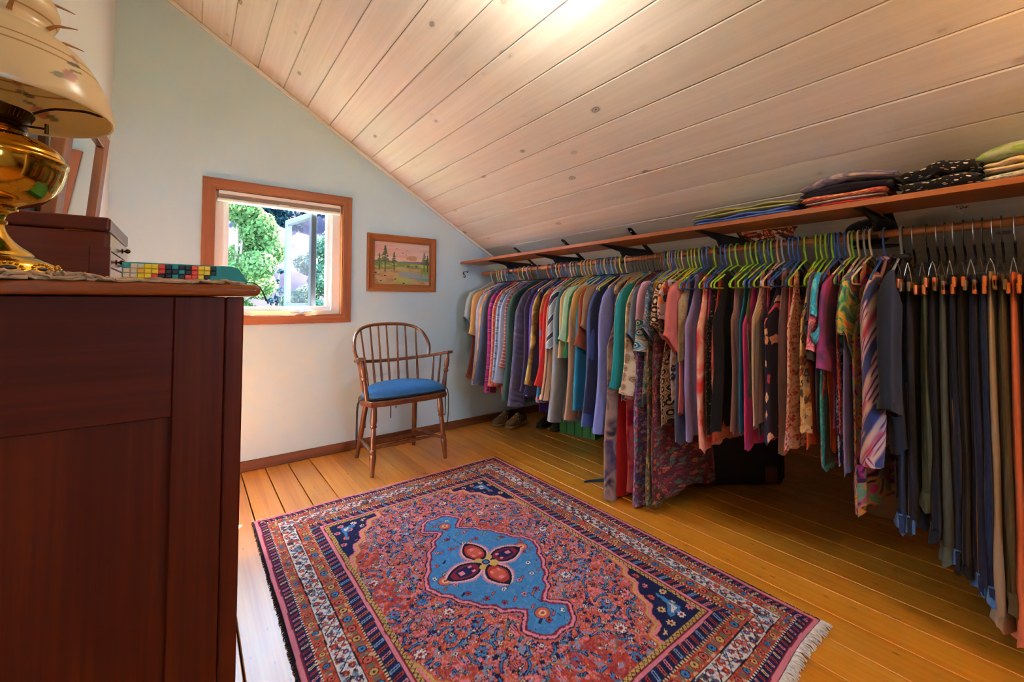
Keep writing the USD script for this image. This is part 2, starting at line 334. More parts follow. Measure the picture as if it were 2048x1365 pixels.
M['jute'] = plain('jute', 'a88a6a', 0.9, noise=0.3, nscale=60)
M['paper'] = plain('paper', 'ecdcc6', 0.8)
M['teal_cloth'] = plain('teal_cloth', '2a8c8c', 0.8, bump=0.2, bscale=600)
M['fringe'] = plain('fringe', 'd8cfc2', 0.9, noise=0.2, nscale=80)
M['glass'] = mat('window_glass', {'t': ('transparent_bsdf', {'color': (0.97, 0.99, 0.98)}), 'g': ('glossy_bsdf', {'color': (1, 1, 1), 'roughness': 0.01}), 'f': ('layer_weight', {'blend': 0.5}), 'fp': ('math', {'math_type': 'power', 'value2': 4.0}), 'fm': ('math', {'math_type': 'multiply_add', 'value2': 0.6, 'value3': 0.03}), 'm': ('mix_closure', {})},
                 [('f.facing', 'fp.value1'), ('fp.value', 'fm.value1'), ('fm.value', 'm.fac'), ('t.BSDF', 'm.closure1'), ('g.BSDF', 'm.closure2')], 'm.closure')
M['rug'] = tinted('rug_pile', 0.95, bump=0.9, bscale=500, spec=0.1)
M['painting'] = tinted('oil_paint', 0.5, bump=0.3, bscale=150)
M['beads'] = tinted('bead_panel', 0.4, spec=0.5)
def leafmat(name, c1, c2):
    return mat(name, {'oi': ('geometry', {}), 'r': ('rgb_ramp', {'ramp': [(0, lin(c1)), (1, lin(c2))]}), 'd': ('diffuse_bsdf', {}), 't': ('translucent_bsdf', {}), 'm': ('mix_closure', {'fac': 0.4})},
               [('oi.random_per_island', 'r.fac'), ('r.color', 'd.color'), ('r.color', 't.color'), ('d.BSDF', 'm.closure1'), ('t.BSDF', 'm.closure2')], 'm.closure')
M['leaf_bright'] = leafmat('leaf_bright', '3a4c2a', '6c7a4a')
M['leaf_mid'] = leafmat('leaf_mid', '304234', '566846')
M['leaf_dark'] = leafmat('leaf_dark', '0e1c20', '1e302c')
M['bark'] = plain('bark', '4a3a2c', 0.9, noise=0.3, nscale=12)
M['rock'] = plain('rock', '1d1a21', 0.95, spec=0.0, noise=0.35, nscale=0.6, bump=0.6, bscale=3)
M['grass'] = plain('grass', '2e3a1c', 0.95, spec=0.0, noise=0.3, nscale=1.0)

# ------------------------------------------------------------------ the room
YG, XL, XK, YB = 3.273, -0.38, 4.0, -2.3          # gable wall, left wall, knee wall, back wall
def zc(x): return 2.887 - 0.589 * x                # underside of the sloped ceiling
SL = math.atan(0.589)

def struct(name): return thing(name, kind='structure')

# floor: planks along the room, laid on a dark subfloor
fl = struct('floor')
part(fl, 'subfloor', box(XL - 0.1, XK + 0.1, YB - 0.1, YG + 0.1, -0.05, -0.021), M['subfloor'])
seams = [XL]
seams += [0.150 - 0.1365 * k for k in (3, 2, 1)] + [0.150 + 0.1362 * k for k in range(5)]
seams += list(np.linspace(0.694, 1.97, 10)[1:]) + [2.103, 2.24, 2.375, 2.51, 2.645, 2.78, 2.915, 3.05, 3.185, 3.32, 3.455, 3.59, 3.725, 3.86, XK]
rng = np.random.default_rng(3)
for a, b in zip(seams[:-1], seams[1:]):
    dz = rng.uniform(-0.0012, 0.0012)
    part(fl, 'plank', box(a + (.0028 if b < .75 else .0012), b - (.0028 if b < .75 else .0012), YB, YG - 0.002, -0.02, dz, 0.0022), M['floor_pine'], smooth=False)

# ceiling: whitewashed boards along the slope's length
ce = struct('ceiling')
def slope_box(s0, s1, y0, y1, t0, t1, ch=0.0):
    """box in slope coordinates: s down the slope from x=0, t above the ceiling face"""
    b = box(s0, s1, y0, y1, t0, t1, ch)
    T = np.eye(4); c, s = math.cos(SL), math.sin(SL)
    T[:3, 0] = (c, 0, -s); T[:3, 1] = (0, 1, 0); T[:3, 2] = (s, 0, c); T[:3, 3] = (0, 0, zc(0))
    b.apply_transform(T); return b
s0 = 0.02 / math.cos(SL); bw = 0.1795
k0 = int(math.floor((XL / math.cos(SL) - s0) / bw)); k1 = int(math.ceil((XK / math.cos(SL) - s0) / bw))
for k in range(k0, k1 + 1):
    a = max(s0 + k * bw, XL / math.cos(SL)); b = min(s0 + (k + 1) * bw, (XK + 0.05) / math.cos(SL))
    if b - a < 0.02: continue
    part(ce, 'board', slope_box(a + 0.0012, b - 0.0012, YB, YG - 0.001, rng.uniform(-0.001, 0.001), 0.02, 0.004), M['ceiling_pine'], smooth=False)
part(ce, 'roof_deck', slope_box((XL - 0.15) / math.cos(SL), (XK + 0.25) / math.cos(SL), YB - 0.15, YG + 0.15, 0.022, 0.06), M['subfloor'])  # unseen deck over the boards, stops sky light at their gaps

# walls
def wall_y(poly, y0, y1):
    m = trimesh.creation.extrude_polygon(poly, y1 - y0)
    T = np.array([[1, 0, 0, 0], [0, 0, -1, y1], [0, 1, 0, 0], [0, 0, 0, 1.0]]); m.apply_transform(T); return m
WIN = (0.105, 0.910, 1.005, 1.848)
gable = Polygon([(XL - 0.1, -0.05), (XK + 0.1, -0.05), (XK + 0.1, zc(XK + 0.1) + 0.02), (XL - 0.1, zc(XL - 0.1) + 0.02)])
wg = struct('wall_gable')
part(wg, 'plaster', wall_y(gable.difference(sbox(WIN[0], WIN[2], WIN[1], WIN[3])), YG, YG + 0.14), M['gable_paint'], smooth=False)
wl = struct('wall_left')
part(wl, 'plaster', box(XL - 0.1, XL, YB - 0.1, YG + 0.14, -0.05, zc(XL) + 0.06), M['white_paint'], smooth=False)
wk = struct('wall_knee')
part(wk, 'panel', box(XK, XK + 0.1, YB - 0.1, YG + 0.14, -0.05, zc(XK) + 0.03), M['base_oak'], smooth=False)  # dark wood colour stands in for the deep shade behind the clothes
wb = struct('wall_back')
BW = (0.80, 1.60, 1.15, 1.70)
part(wb, 'plaster', wall_y(gable.difference(sbox(BW[0], BW[2], BW[1], BW[3])), YB - 0.14, YB), M['white_paint'], smooth=False)
w2 = struct('window_2')  # unseen window behind the camera, placed to cool the gable wall
part(w2, 'frame', cat_([box(BW[0] - .05, BW[0] + .03, YB - .1, YB + .02, BW[2] - .05, BW[3] + .05), box(BW[1] - .03, BW[1] + .05, YB - .1, YB + .02, BW[2] - .05, BW[3] + .05),
                        box(BW[0] + .03, BW[1] - .03, YB - .1, YB + .02, BW[2] - .05, BW[2] + .03), box(BW[0] + .03, BW[1] - .03, YB - .1, YB + .02, BW[3] - .03, BW[3] + .05), box((BW[0] + BW[1]) / 2 - .02, (BW[0] + BW[1]) / 2 + .02, YB - .1, YB, BW[2], BW[3])]), M['trim_fir_v'])
part(w2, 'pane', box(BW[0] + .02, BW[1] - .02, YB - .06, YB - .056, BW[2] + .02, BW[3] - .02), M['glass'], smooth=False)

we = struct('wall_closet_end')  # added partition out of view, keeps light off the floor under the rail
part(we, 'panel', wall_y(Polygon([(1.88, 0), (XK, 0), (XK, zc(XK) - .002), (1.88, zc(1.88) - .002)]), -0.20, -0.12), M['white_paint'], smooth=False)
# trims
bb = struct('baseboard_gable')
part(bb, 'board', box(XL, XK, YG - 0.014, YG + 0.001, 0.001, 0.068, 0.003), M['base_oak'], smooth=False)
bl = struct('baseboard_left')
part(bl, 'board', box(XL - 0.001, XL + 0.014, YB, YG - 0.015, 0.001, 0.068, 0.003), M['base_oak'], smooth=False)
tr = struct('trim_1')
part(tr, 'rake_strip', slope_box((XL + 0.01) / math.cos(SL), (XK - 0.1) / math.cos(SL), YG - 0.02, YG + 0.001, -0.024, -0.001, 0.004), M['white_paint'], smooth=False)

# window in the gable wall: fir casing, jamb lining, white casement with one sash swung open, blind
w1 = struct('window_1')
ox0, ox1, oz0, oz1 = 0.047, 0.964, 0.957, 1.902
cw = 0.061
def miter(p0, p1, p2, p3, y0, y1): return wall_y(Polygon([p0, p1, p2, p3]), y0, y1)
ix0, ix1, iz0, iz1 = ox0 + cw, ox1 - cw, oz0 + cw - 0.004, oz1 - cw
yc0, yc1 = YG - 0.019, YG + 0.001
part(w1, 'casing', miter((ox0, oz1), (ix0, iz1), (ix1, iz1), (ox1, oz1), yc0, yc1), M['trim_fir'], smooth=False)
part(w1, 'casing', miter((ox0, oz0), (ox1, oz0), (ix1, iz0), (ix0, iz0), yc0, yc1), M['trim_fir'], smooth=False)
part(w1, 'casing', miter((ox0, oz0), (ix0, iz0), (ix0, iz1), (ox0, oz1), yc0, yc1), M['trim_fir_v'], smooth=False)
part(w1, 'casing', miter((ox1, oz0), (ox1, oz1), (ix1, iz1), (ix1, iz0), yc0, yc1), M['trim_fir_v'], smooth=False)
jy0, jy1 = YG - 0.012, YG + 0.10
part(w1, 'jamb', box(WIN[0], ix0 + 0.008, jy0, jy1, iz0, iz1), M['trim_fir_v'], smooth=False)
part(w1, 'jamb', box(ix1 - 0.008, WIN[1], jy0, jy1, iz0, iz1), M['trim_fir_v'], smooth=False)
part(w1, 'jamb', box(WIN[0], WIN[1], jy0, jy1, iz1 - 0.008, WIN[3]), M['trim_fir'], smooth=False)
part(w1, 'jamb', box(WIN[0], WIN[1], jy0, jy1, WIN[2], iz0 + 0.006), M['trim_fir'], smooth=False)
gx0, gx1, gz0, gz1 = 0.192, 0.806, 1.078, 1.775
vy0, vy1 = YG + 0.035, YG + 0.125
jx0, jx1, jz0, jz1 = ix0 + 0.008, ix1 - 0.008, iz0 + 0.006, iz1 - 0.008
fr = wall_y(sbox(jx0, jz0, jx1, jz1).difference(sbox(gx0 - .03, gz0 - .03, gx1 + .03, gz1 + .03)), vy0, vy1)
part(w1, 'casement_frame', fr, M['vinyl'], smooth=False)
st = wall_y(sbox(gx0 - .03, gz0 - .03, gx1 + .03, gz1 + .03).difference(sbox(gx0, gz0, gx1, gz1)), vy0 + 0.02, vy1)
part(w1, 'stop_frame', st, M['vinyl'], smooth=False)
# the open sash, hinged near the right side
sash = []
sw_, sh0, sh1, sr = 0.52, 1.055, 1.79, 0.045
for b_ in (box(0, sr, -.02, .02, sh0, sh1, .004), box(sw_ - sr, sw_, -.02, .02, sh0, sh1, .004), box(sr, sw_ - sr, -.02, .02, sh0, sh0 + sr, .004), box(sr, sw_ - sr, -.02, .02, sh1 - sr, sh1, .004)): sash.append(b_)
Rz = trimesh.transformations.rotation_matrix(math.radians(101.0), [0, 0, 1]); Rz[:3, 3] = (0.733, YG + 0.135, 0)
sm_ = cat_(sash); sm_.apply_transform(Rz)
so = part(w1, 'sash', sm_, M['sash_clad'], smooth=False)
gp = box(sr - .005, sw_ - sr + .005, -.003, .003, sh0 + sr - .005, sh1 - sr + .005); gp.apply_transform(Rz)
part(so, 'pane', gp, M['glass'], smooth=False)
lk = box(0.005, 0.03, -.03, -.02, 1.40, 1.44); lk.apply_transform(Rz)
part(so, 'keeper', lk, M['steel'], smooth=False)
part(w1, 'latch', cat_([box(0.128, 0.146, vy0 - .008, vy0 + .002, 1.16, 1.215, .003), box(0.132, 0.142, vy0 - .02, vy0 - .008, 1.195, 1.225, .003)]), M['vinyl'], smooth=False)
part(w1, 'crank', cat_([box(0.56, 0.70, vy0 - .012, vy0 + .002, 1.036, 1.048, .003), box(0.61, 0.65, vy0 - .025, vy0, 1.03, 1.05, .004), tube([(.63, vy0 - .02, 1.045), (.60, vy0 - .035, 1.05), (.575, vy0 - .035, 1.05)], .004)]), M['steel'])
# cellular blind stacked at the top
bl_ = thing('window_blind', 'white and tan cellular blind pulled up to the top of the window', 'blind', (0, 0, 0))
bx0, bx1, by0 = jx0 + 0.014, jx1 - 0.014, YG - 0.002
part(bl_, 'headrail', box(bx0, bx1, by0 - .005, by0 + .03, 1.808, 1.831, .003), M['blind_white'], smooth=False)
pl = []
for k in range(6):
    z_ = 1.782 + k * 0.0044
    pl.append(wall_y(Polygon([(bx0, z_), (bx1, z_), (bx1, z_ + .0036), (bx0, z_ + .0036)]), by0 + (.001 if k % 2 else .004), by0 + .026))
part(bl_, 'pleat_stack', cat_(pl), M['blind_tan'], smooth=False)
part(bl_, 'bottom_rail', box(bx0 - .006, bx1 + .004, by0 - .003, by0 + .028, 1.762, 1.781, .004), M['blind_white'], smooth=False)
part(bl_, 'pull_tab', box((bx0 + bx1) / 2 - .03, (bx0 + bx1) / 2 + .03, by0 - .007, by0 - .002, 1.776, 1.784, .002), M['blind_white'], smooth=False)

# ------------------------------------------------------------------ outdoors: slope, rocks and trees
ground_z = -2.8
def terrain():
    xs = np.linspace(-30, 45, 76); ys = np.linspace(3.9, 70, 60)
    X, Y = np.meshgrid(xs, ys); D = np.maximum(Y - 12, 0)
    Z = ground_z + D * 0.62 * np.clip(D / 10, 0, 1) ** 0.5
    Z = np.minimum(Z, 17) + (meshkit.fbm(np.stack([X * .22, Y * .22, X * 0], -1), 4, 5) - .5) * np.clip((Y - 6) * .5, 0, 5)
    return trimesh.Trimesh(np.stack([X, Y, Z], -1).reshape(-1, 3), grid_faces(76, 60), process=False)
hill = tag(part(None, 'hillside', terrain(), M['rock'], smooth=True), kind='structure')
part_g = tag(part(None, 'garden_ground', box(-30, 45, 3.6, 13.5, ground_z - .3, ground_z + .02), M['grass'], smooth=False), kind='structure')
tag(part(None, 'back_garden_ground', box(-30, 45, -40, -2.6, ground_z - .3, ground_z), M['grass'], smooth=False), kind='structure')

def leaf_cloud(centres, radii, n, size, seed, droop=0.0):
    r = np.random.default_rng(seed); V, F = [], []
    ws = np.array([a ** 2 for a in radii]); ws = ws / ws.sum()
    which = r.choice(len(centres), n, p=ws)
    d = r.normal(size=(n, 3)); d /= np.linalg.norm(d, axis=1, keepdims=True)
    rad = np.array(radii)[which] * r.uniform(0.45, 1.05, n) ** 0.6
    P = np.array(centres)[which] + d * rad[:, None] * np.array([1, 1, 0.85])
    nrm = d + r.normal(size=(n, 3)) * 0.7; nrm /= np.linalg.norm(nrm, axis=1, keepdims=True)
    t = np.cross(nrm, r.normal(size=(n, 3))); t /= np.linalg.norm(t, axis=1, keepdims=True); b = np.cross(nrm, t)
    s = size * r.uniform(0.6, 1.3, n)[:, None]
    V = np.stack([P - t * s, P + b * s * .55 + nrm * s * .12, P + t * s, P - b * s * .55 + nrm * s * .12], 1).reshape(-1, 3)
    i = np.arange(n)[:, None] * 4
    F = np.vstack([i + [0, 1, 2], i + [0, 2, 3]])
    return trimesh.Trimesh(V, F, process=False)

def tree(name, label, x, y, zb, h, r, n, size, mat_, seed, shape='round'):
    q = np.random.default_rng(seed); t = thing(name, label, 'tree', (x, y, zb))
    part(t, 'trunk', tube(smooth_path([(0, 0, -.3), (.05 * r, 0, h * .3), (-.04 * r, .05 * r, h * .6), (0, 0, h * .92)], 12), np.linspace(.03, .008, 12) * h * .5, 8), M['bark'])
    C, R = [], []
    if shape == 'cone':
        for k in range(16):
            f = k / 15; z = h * (.12 + .86 * f); rr = r * (1 - f) + .06 * r
            for j in range(max(1, int(6 * (1 - f)) + 1)):
                a = q.uniform(0, 2 * np.pi); C.append((rr * .6 * math.cos(a), rr * .6 * math.sin(a), z)); R.append(.45 * rr + .05)
    else:
        for k in range(26):
            f = k / 25; z = h * (.22 + .72 * f); prof = math.sin(math.pi * (0.18 + .77 * f)) ** .7
            a = q.uniform(0, 2 * np.pi); rr = r * prof * q.uniform(.3, .85); C.append((rr * math.cos(a), rr * math.sin(a), z)); R.append(r * q.uniform(.26, .42))
    for k in range(5):
        c = C[int(q.integers(len(C)))]
        part(t, 'branch', tube([(0, 0, c[2] * .75), (c[0] * .6, c[1] * .6, c[2] * .92), c], [.03 * r, .02 * r, .008 * r], 6), M['bark'])
    part(t, 'foliage', leaf_cloud(C, R, n, size, seed), M[mat_], smooth=False, kind='stuff')
tree('broadleaf_tree', 'bright green broadleaf tree filling the left half of the window view', 0.75, 10.0, ground_z, 6.3, 1.05, 16000, .055, 'leaf_bright', 11)
tree('broadleaf_tree', 'sunlit green tree seen through the open sash', 2.45, 11.5, ground_z, 5.8, .75, 11000, .055, 'leaf_mid', 12)
tree('broadleaf_tree', 'light green tree seen at the right edge of the window', 4.15, 15.5, ground_z, 7.0, .9, 6000, .08, 'leaf_bright', 13)
tree('shrub', 'low bright green shrub at the bottom of the window view', 1.30, 7.6, ground_z, 3.85, .6, 7000, .045, 'leaf_bright', 14)
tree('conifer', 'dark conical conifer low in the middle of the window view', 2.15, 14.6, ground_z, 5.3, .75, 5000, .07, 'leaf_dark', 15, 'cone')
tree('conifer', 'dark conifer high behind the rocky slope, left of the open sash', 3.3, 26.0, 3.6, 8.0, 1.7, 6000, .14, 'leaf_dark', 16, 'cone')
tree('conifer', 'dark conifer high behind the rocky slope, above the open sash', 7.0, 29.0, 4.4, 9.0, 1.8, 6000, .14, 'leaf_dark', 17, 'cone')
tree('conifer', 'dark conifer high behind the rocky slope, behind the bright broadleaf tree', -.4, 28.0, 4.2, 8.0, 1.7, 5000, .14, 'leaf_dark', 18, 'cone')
tree('broadleaf_tree', 'green tree left of the window view', -1.4, 12.0, ground_z, 6.0, 1.5, 4000, .09, 'leaf_mid', 19)
tree('broadleaf_tree', 'green tree right of the window view', 5.2, 12.5, ground_z, 6.0, 1.4, 4000, .09, 'leaf_mid', 20)

# ------------------------------------------------------------------ shared shape makers
_ico = trimesh.creation.icosphere(2, 1.0).vertices
def rbox(x0, x1, y0, y1, z0, z1, r):
    r = min(r, .499 * min(x1 - x0, y1 - y0, z1 - z0)); P = []
    for x in (x0 + r, x1 - r):
        for y in (y0 + r, y1 - r):
            for z in (z0 + r, z1 - r): P.append(_ico * r + (x, y, z))
    return trimesh.convex.convex_hull(np.vstack(P))
def ribbon(pts, w, t):
    """flat bent rail: w wide in the horizontal plane, t thick"""
    P = np.asarray(pts, float); W = np.broadcast_to(np.asarray(w, float), (len(P),))
    tan = np.gradient(P, axis=0); tan[:, 2] = 0; tan /= np.linalg.norm(tan, axis=1, keepdims=True); nr = np.stack([-tan[:, 1], tan[:, 0], 0 * tan[:, 0]], 1)
    sec = [(-.5, -.3), (-.38, -.5), (.38, -.5), (.5, -.3), (.5, .3), (.38, .5), (-.38, .5), (-.5, .3)]
    V = np.stack([P + nr * (a * W)[:, None] + np.array([0, 0, b * t]) for a, b in sec], 1).reshape(-1, 3)
    n, m, F = len(sec), len(P), []
    for i in range(m - 1):
        for k in range(n):
            l = (k + 1) % n; F += [[i * n + k, i * n + l, (i + 1) * n + l], [i * n + k, (i + 1) * n + l, (i + 1) * n + k]]
    for k in range(1, n - 1): F += [[0, k + 1, k], [(m - 1) * n, (m - 1) * n + k, (m - 1) * n + k + 1]]
    return trimesh.Trimesh(V, F, process=False)
def slab(outline, levels):
    """outline (n,2) scaled about its centre at each (z, scale) level, capped"""
    O = np.asarray(outline, float); c = O.mean(0); n = len(O); V = []; F = []
    for z, s in levels: V.append(np.c_[c + (O - c) * s, np.full(n, z)])
    m = len(levels); V = np.vstack(V + [[[c[0], c[1], levels[0][0]]], [[c[0], c[1], levels[-1][0]]]])
    for i in range(m - 1):
        for k in range(n):
            l = (k + 1) % n; F += [[i * n + k, i * n + l, (i + 1) * n + l], [i * n + k, (i + 1) * n + l, (i + 1) * n + k]]
    for k in range(n):
        l = (k + 1) % n; F += [[m * n, l, k], [m * n + 1, (m - 1) * n + k, (m - 1) * n + l]]
    return trimesh.Trimesh(V, F, process=False)

# ------------------------------------------------------------------ armchair under the picture
ch = thing('windsor_chair', 'brown wooden spindle-back armchair against the gable wall under the painting', 'chair', (1.195, 2.87, 0), 0)
a = np.linspace(0, math.pi, 25)
outl = [(-.27, -.195), (-.14, -.215), (0, -.213), (.14, -.215), (.27, -.195)] + [(.305 * math.cos(t) * (1 if abs(math.cos(t)) > .99 else 1), -.10 + .29 * math.sin(t) ** .85) for t in a[0:]]
part(ch, 'seat', slab(outl, [(.428, .90), (.433, .97), (.445, 1.0), (.463, 1.0), (.470, .98), (.466, .9), (.458, .6)]), M['chair_wood'])
LEG = [(0, .017), (.10, .020), (.22, .0215), (.28, .017), (.29, .021), (.31, .021), (.325, .015), (.5, .018), (.62, .0155), (.63, .021), (.66, .021), (.675, .0165), (.70, .021), (.74, .0215), (.88, .016), (1, .012)]
def legp(p0, p1, name='leg', prof=LEG): part(ch, name, turned(p0, p1, prof), M['chair_wood'])
F_ = [(-.235, -.15, .436), (.235, -.15, .436)]; FE = [(-.258, -.192, 0), (.268, -.182, 0)]
for p0, p1 in zip(F_, FE): legp(p0, p1)
R_ = [(-.19, .12, .436), (.17, .12, .436)]; RE = [(-.228, .209, 0), (.207, .215, 0)]
PL = [(0, .016), (.2, .019), (.6, .018), (1, .013)]
for p0, p1 in zip(R_, RE): legp(p0, p1, 'leg', PL)
lerp = lambda A, B, t: tuple(np.array(A) * (1 - t) + np.array(B) * t)
ST = [(0, .009), (.3, .011), (.42, .016), (.45, .012), (.5, .015), (.55, .012), (.58, .016), (.7, .011), (1, .009)]
for s in (0, 1): legp(lerp(F_[s], FE[s], .68), lerp(R_[s], RE[s], .68), 'stretcher', ST)
for t in (.28, .62):
    q = [lerp(lerp(F_[s], FE[s], .68), lerp(R_[s], RE[s], .68), t) for s in (0, 1)]; legp(q[0], q[1], 'cross_stretcher', ST)
arm = smooth_path([(-.315, -.145, .742), (-.300, -.05, .727), (-.28, .06, .705), (-.21, .17, .684), (-.1, .222, .673), (0, .232, .67), (.1, .222, .673), (.21, .17, .684), (.28, .06, .705), (.31, -.05, .727), (.33, -.135, .742)], 44)
wr = np.interp(np.arange(44), [0, 3, 8, 14, 43 - 14, 43 - 8, 40, 43], [.05, .062, .045, .032, .032, .045, .062, .05])
part(ch, 'arm_rail', ribbon(arm, wr, .022), M['chair_wood'])
bow = smooth_path([(-.262, .09, .695), (-.282, .12, .78), (-.262, .175, .865), (-.19, .222, .922), (-.09, .243, .941), (0, .247, .944), (.09, .243, .941), (.19, .222, .922), (.262, .175, .865), (.282, .12, .78), (.262, .09, .695)], 48)
part(ch, 'bow', tube(bow, .0115, 10), M['chair_wood'])
SP = [(0, .0065), (.25, .0085), (.6, .007), (1, .0055)]
for k, x in enumerate(np.linspace(-.185, .185, 7)):
    xt = x * 1.18; yb = .175 - .5 * (x * x) / .185 * .9
    i = np.argmin(np.abs(bow[8:40, 0] - xt)) + 8
    legp((x, yb, .458), tuple(bow[i]), 'spindle', SP)
for s in (-1, 1):
    for y0, y1, xa in ((.0, .035, .25), (-.055, -.03, .268)):
        i = np.argmin(np.hypot(arm[:, 0] - s * .29, arm[:, 1] - y1)); legp((s * xa, y0, .458), tuple(arm[i]), 'spindle', SP)
    i = np.argmin(np.hypot(arm[:, 0] - s * .315, arm[:, 1] + .115))
    legp((s * .272, -.135, .455), tuple(arm[i]), 'arm_post', [(0, .012), (.12, .019), (.4, .0135), (.5, .012), (.53, .019), (.57, .019), (.6, .012), (.66, .018), (.8, .019), (.93, .012), (1, .011)])
cu = thing('seat_cushion', 'blue seat cushion with dark tie cords on the wooden armchair', 'cushion', (1.195, 2.87, .472))
oc = np.array([(-.262, -.175), (-.13, -.202), (0, -.205), (.13, -.202), (.262, -.175)] + [(.285 * math.cos(t), -.09 + .255 * math.sin(t)) for t in a])
part(cu, 'pad', slab(oc, [(0.0, .9), (.004, .965), (.012, 1.0), (.028, 1.0), (.050, .93), (.066, .78), (.074, .5), (.076, .2)]), M['cushion_blue'], smooth=60)
part(cu, 'piping', tube(np.c_[oc * .995, np.full(len(oc), .012)], .0045, 6, closed=True), M['cord_black'])
for pts in ([(-.265, -.12, .01), (-.32, -.11, .0), (-.335, -.115, -.06), (-.338, -.12, -.27)], [(-.262, -.10, .01), (-.312, -.10, 0), (-.325, -.1, -.08), (-.325, -.1, -.24)],
            [(.262, -.11, .01), (.325, -.10, .0), (.335, -.1, -.08), (.325, -.1, -.28)], [(.26, -.09, .01), (.318, -.08, 0), (.322, -.08, -.1), (.318, -.08, -.2)],
            [(-.12, .12, .01), (-.16, .19, .0), (-.17, .2, -.1), (-.175, .2, -.27)], [(.05, .14, .01), (.035, .235, .0), (.03, .24, -.1), (.03, .24, -.24)], [(.07, .14, .01), (.075, .235, .0), (.08, .24, -.07), (.07, .24, -.17)]):
    part(cu, 'tie_cord', tube(smooth_path(pts, 14), .0038, 6), M['cord_black'])

# ------------------------------------------------------------------ painting on the gable wall
pc = thing('painting', 'small framed landscape painting of pine trees and a pond on the gable wall', 'painting', (1.376, 3.273, 1.4225))
W2, H2, fw = .2935, .2275, .058
prof = [(0, 0.0), (0, .022), (.012, .026), (.02, .020), (.044, .016), (.05, .020), (.058, .012), (.058, .004)]
for side, (L, ang) in enumerate(((W2, 0), (H2, 90), (W2, 180), (H2, 270))):
    off = H2 if side in (0, 2) else W2; V = []
    for d, h in prof:
        for s in (-1, 1): V.append((s * (L - d), -h, off - d))
    V = np.array(V); F = []
    for i in range(len(prof) - 1): F += [[2 * i, 2 * i + 1, 2 * i + 3], [2 * i, 2 * i + 3, 2 * i + 2]]
    m = trimesh.Trimesh(V, F, process=False); m.apply_transform(trimesh.transformations.rotation_matrix(math.radians(-ang), [0, 1, 0]))
    part(pc, 'frame_side', m, M['frame_wood'] if side in (0, 2) else M['trim_fir_v'], smooth=False)
nx, nz = 240, 170
U, Vv = np.meshgrid(np.linspace(0, 1, nx), np.linspace(0, 1, nz))      # V up
def nz2(u, v, s, seed=0, o=3): return meshkit.fbm(np.stack([u * s, v * s, 0 * u + seed * 7.3], -1), o, seed)
c = np.zeros((nz, nx, 3))
def put(mask, col, k=1.0):
    global c
    mk = np.clip(mask, 0, 1)[..., None] * k; c = c * (1 - mk) + np.array(lin(col)) * mk
put(np.ones_like(U), 'c8b4ae'); put((nz2(U * .3, Vv * 2.2, 6, 1) - .5) * 6, 'c89a90'); put((nz2(U * .4, Vv * 2, 7, 2) - .55) * 6, 'a8a0ac'); put((Vv < .64) * 1.0, 'd8bca0', .5)
put((np.hypot((U - .66) / .11, (Vv - .64) / .055) < 1 + .6 * (nz2(U, Vv, 18, 3) - .5)) * 1.0, 'b08a68')
put(Vv < .55 + .05 * (nz2(U, Vv * 0, 9, 4) - .3), '6a6490'); put(Vv < .53 + .02 * (nz2(U, Vv * 0, 4, 4) - .3) - .05 * (U - .5) * (U > .5), '6a8048'); put((Vv < .5) * (nz2(U, Vv * 2.5, 9, 6) - .48) * 9, '9aa05c')
edge = .36 - .1 * (U > .35) * 0 + .12 * np.clip(U - .25, 0, .25) - .05 * np.clip(U - .6, 0, 1)
put(Vv < edge + .04 * (nz2(U, Vv * 0, 6, 7) - .5), 'a88c68'); put((Vv < .4) * (nz2(U, Vv * 2, 8, 8) - .5) * 7, '86704e', .8)
put((Vv < .36) * (U > .35) * (nz2(U * .6, Vv * 2, 9, 9) - .46) * 8, '8f9a58')
pond = (np.abs(Vv - (.26 - .16 * np.clip(U - .45, 0, .6))) < .07 + .05 * np.clip(U - .5, 0, 1)) * (U > .43) * (Vv < .31)
put(pond * 1.0, '7f8a92'); put(pond * (Vv < .17), '5a8c90'); put((U > .8) * (Vv < .42) * (Vv > .2) * (nz2(U * 3, Vv, 9, 10) - .4) * 8, '6f8a44')
for sx, sy in ((.03, .27), (.19, .21), (.37, .13), (.12, .08), (.6, .44), (.52, .03), (.75, .45)): put((np.hypot((U - sx) / .02, (Vv - sy) / .014) < 1) * 1.0, '3a2c24')
def pine(cx, base, top, w, col):
    put((np.abs(U - cx) < .007) * (Vv > base) * (Vv < top), '33352c')
    f = np.clip((top - Vv) / (top - base), 0, 1); put(((np.abs(U - cx) < w * (f + .08) * (.6 + .8 * nz2(U, Vv, 26, 12))) * (f > 0) * (f < .62) * (nz2(U, Vv * 2, 30, 13) > .40)) * 1.0, col, .95)
pine(.19, .30, .91, .11, '3f5a3a'); pine(.09, .33, .72, .08, '4a6644'); pine(.345, .33, .77, .07, '3f5a44'); pine(.9, .33, .80, .10, '42603c'); pine(.965, .33, .74, .06, '3c5a38')
for bx, bz in ((.39, .85), (.58, .82), (.5, .75), (.56, .72)): put((np.hypot((U - bx) / .013, (Vv - bz) / .009) < 1) * 1.0, '5a4a4a')
c *= (0.9 + .2 * nz2(U, Vv, 60, 15))[..., None]
pv = np.stack([(U - .5) * 2 * (W2 - fw + .002), np.full_like(U, -.006), (Vv - .5) * 2 * (H2 - fw + .002)], -1).reshape(-1, 3)
part(pc, 'canvas', trimesh.Trimesh(pv, grid_faces(nx, nz), process=False), M['painting'], smooth=True, colors=np.clip(c, 0, 1).reshape(-1, 3))
part(pc, 'backing', box(-W2 + .01, W2 - .01, -.004, -.0005, -H2 + .01, H2 - .01), M['base_oak'], smooth=False)

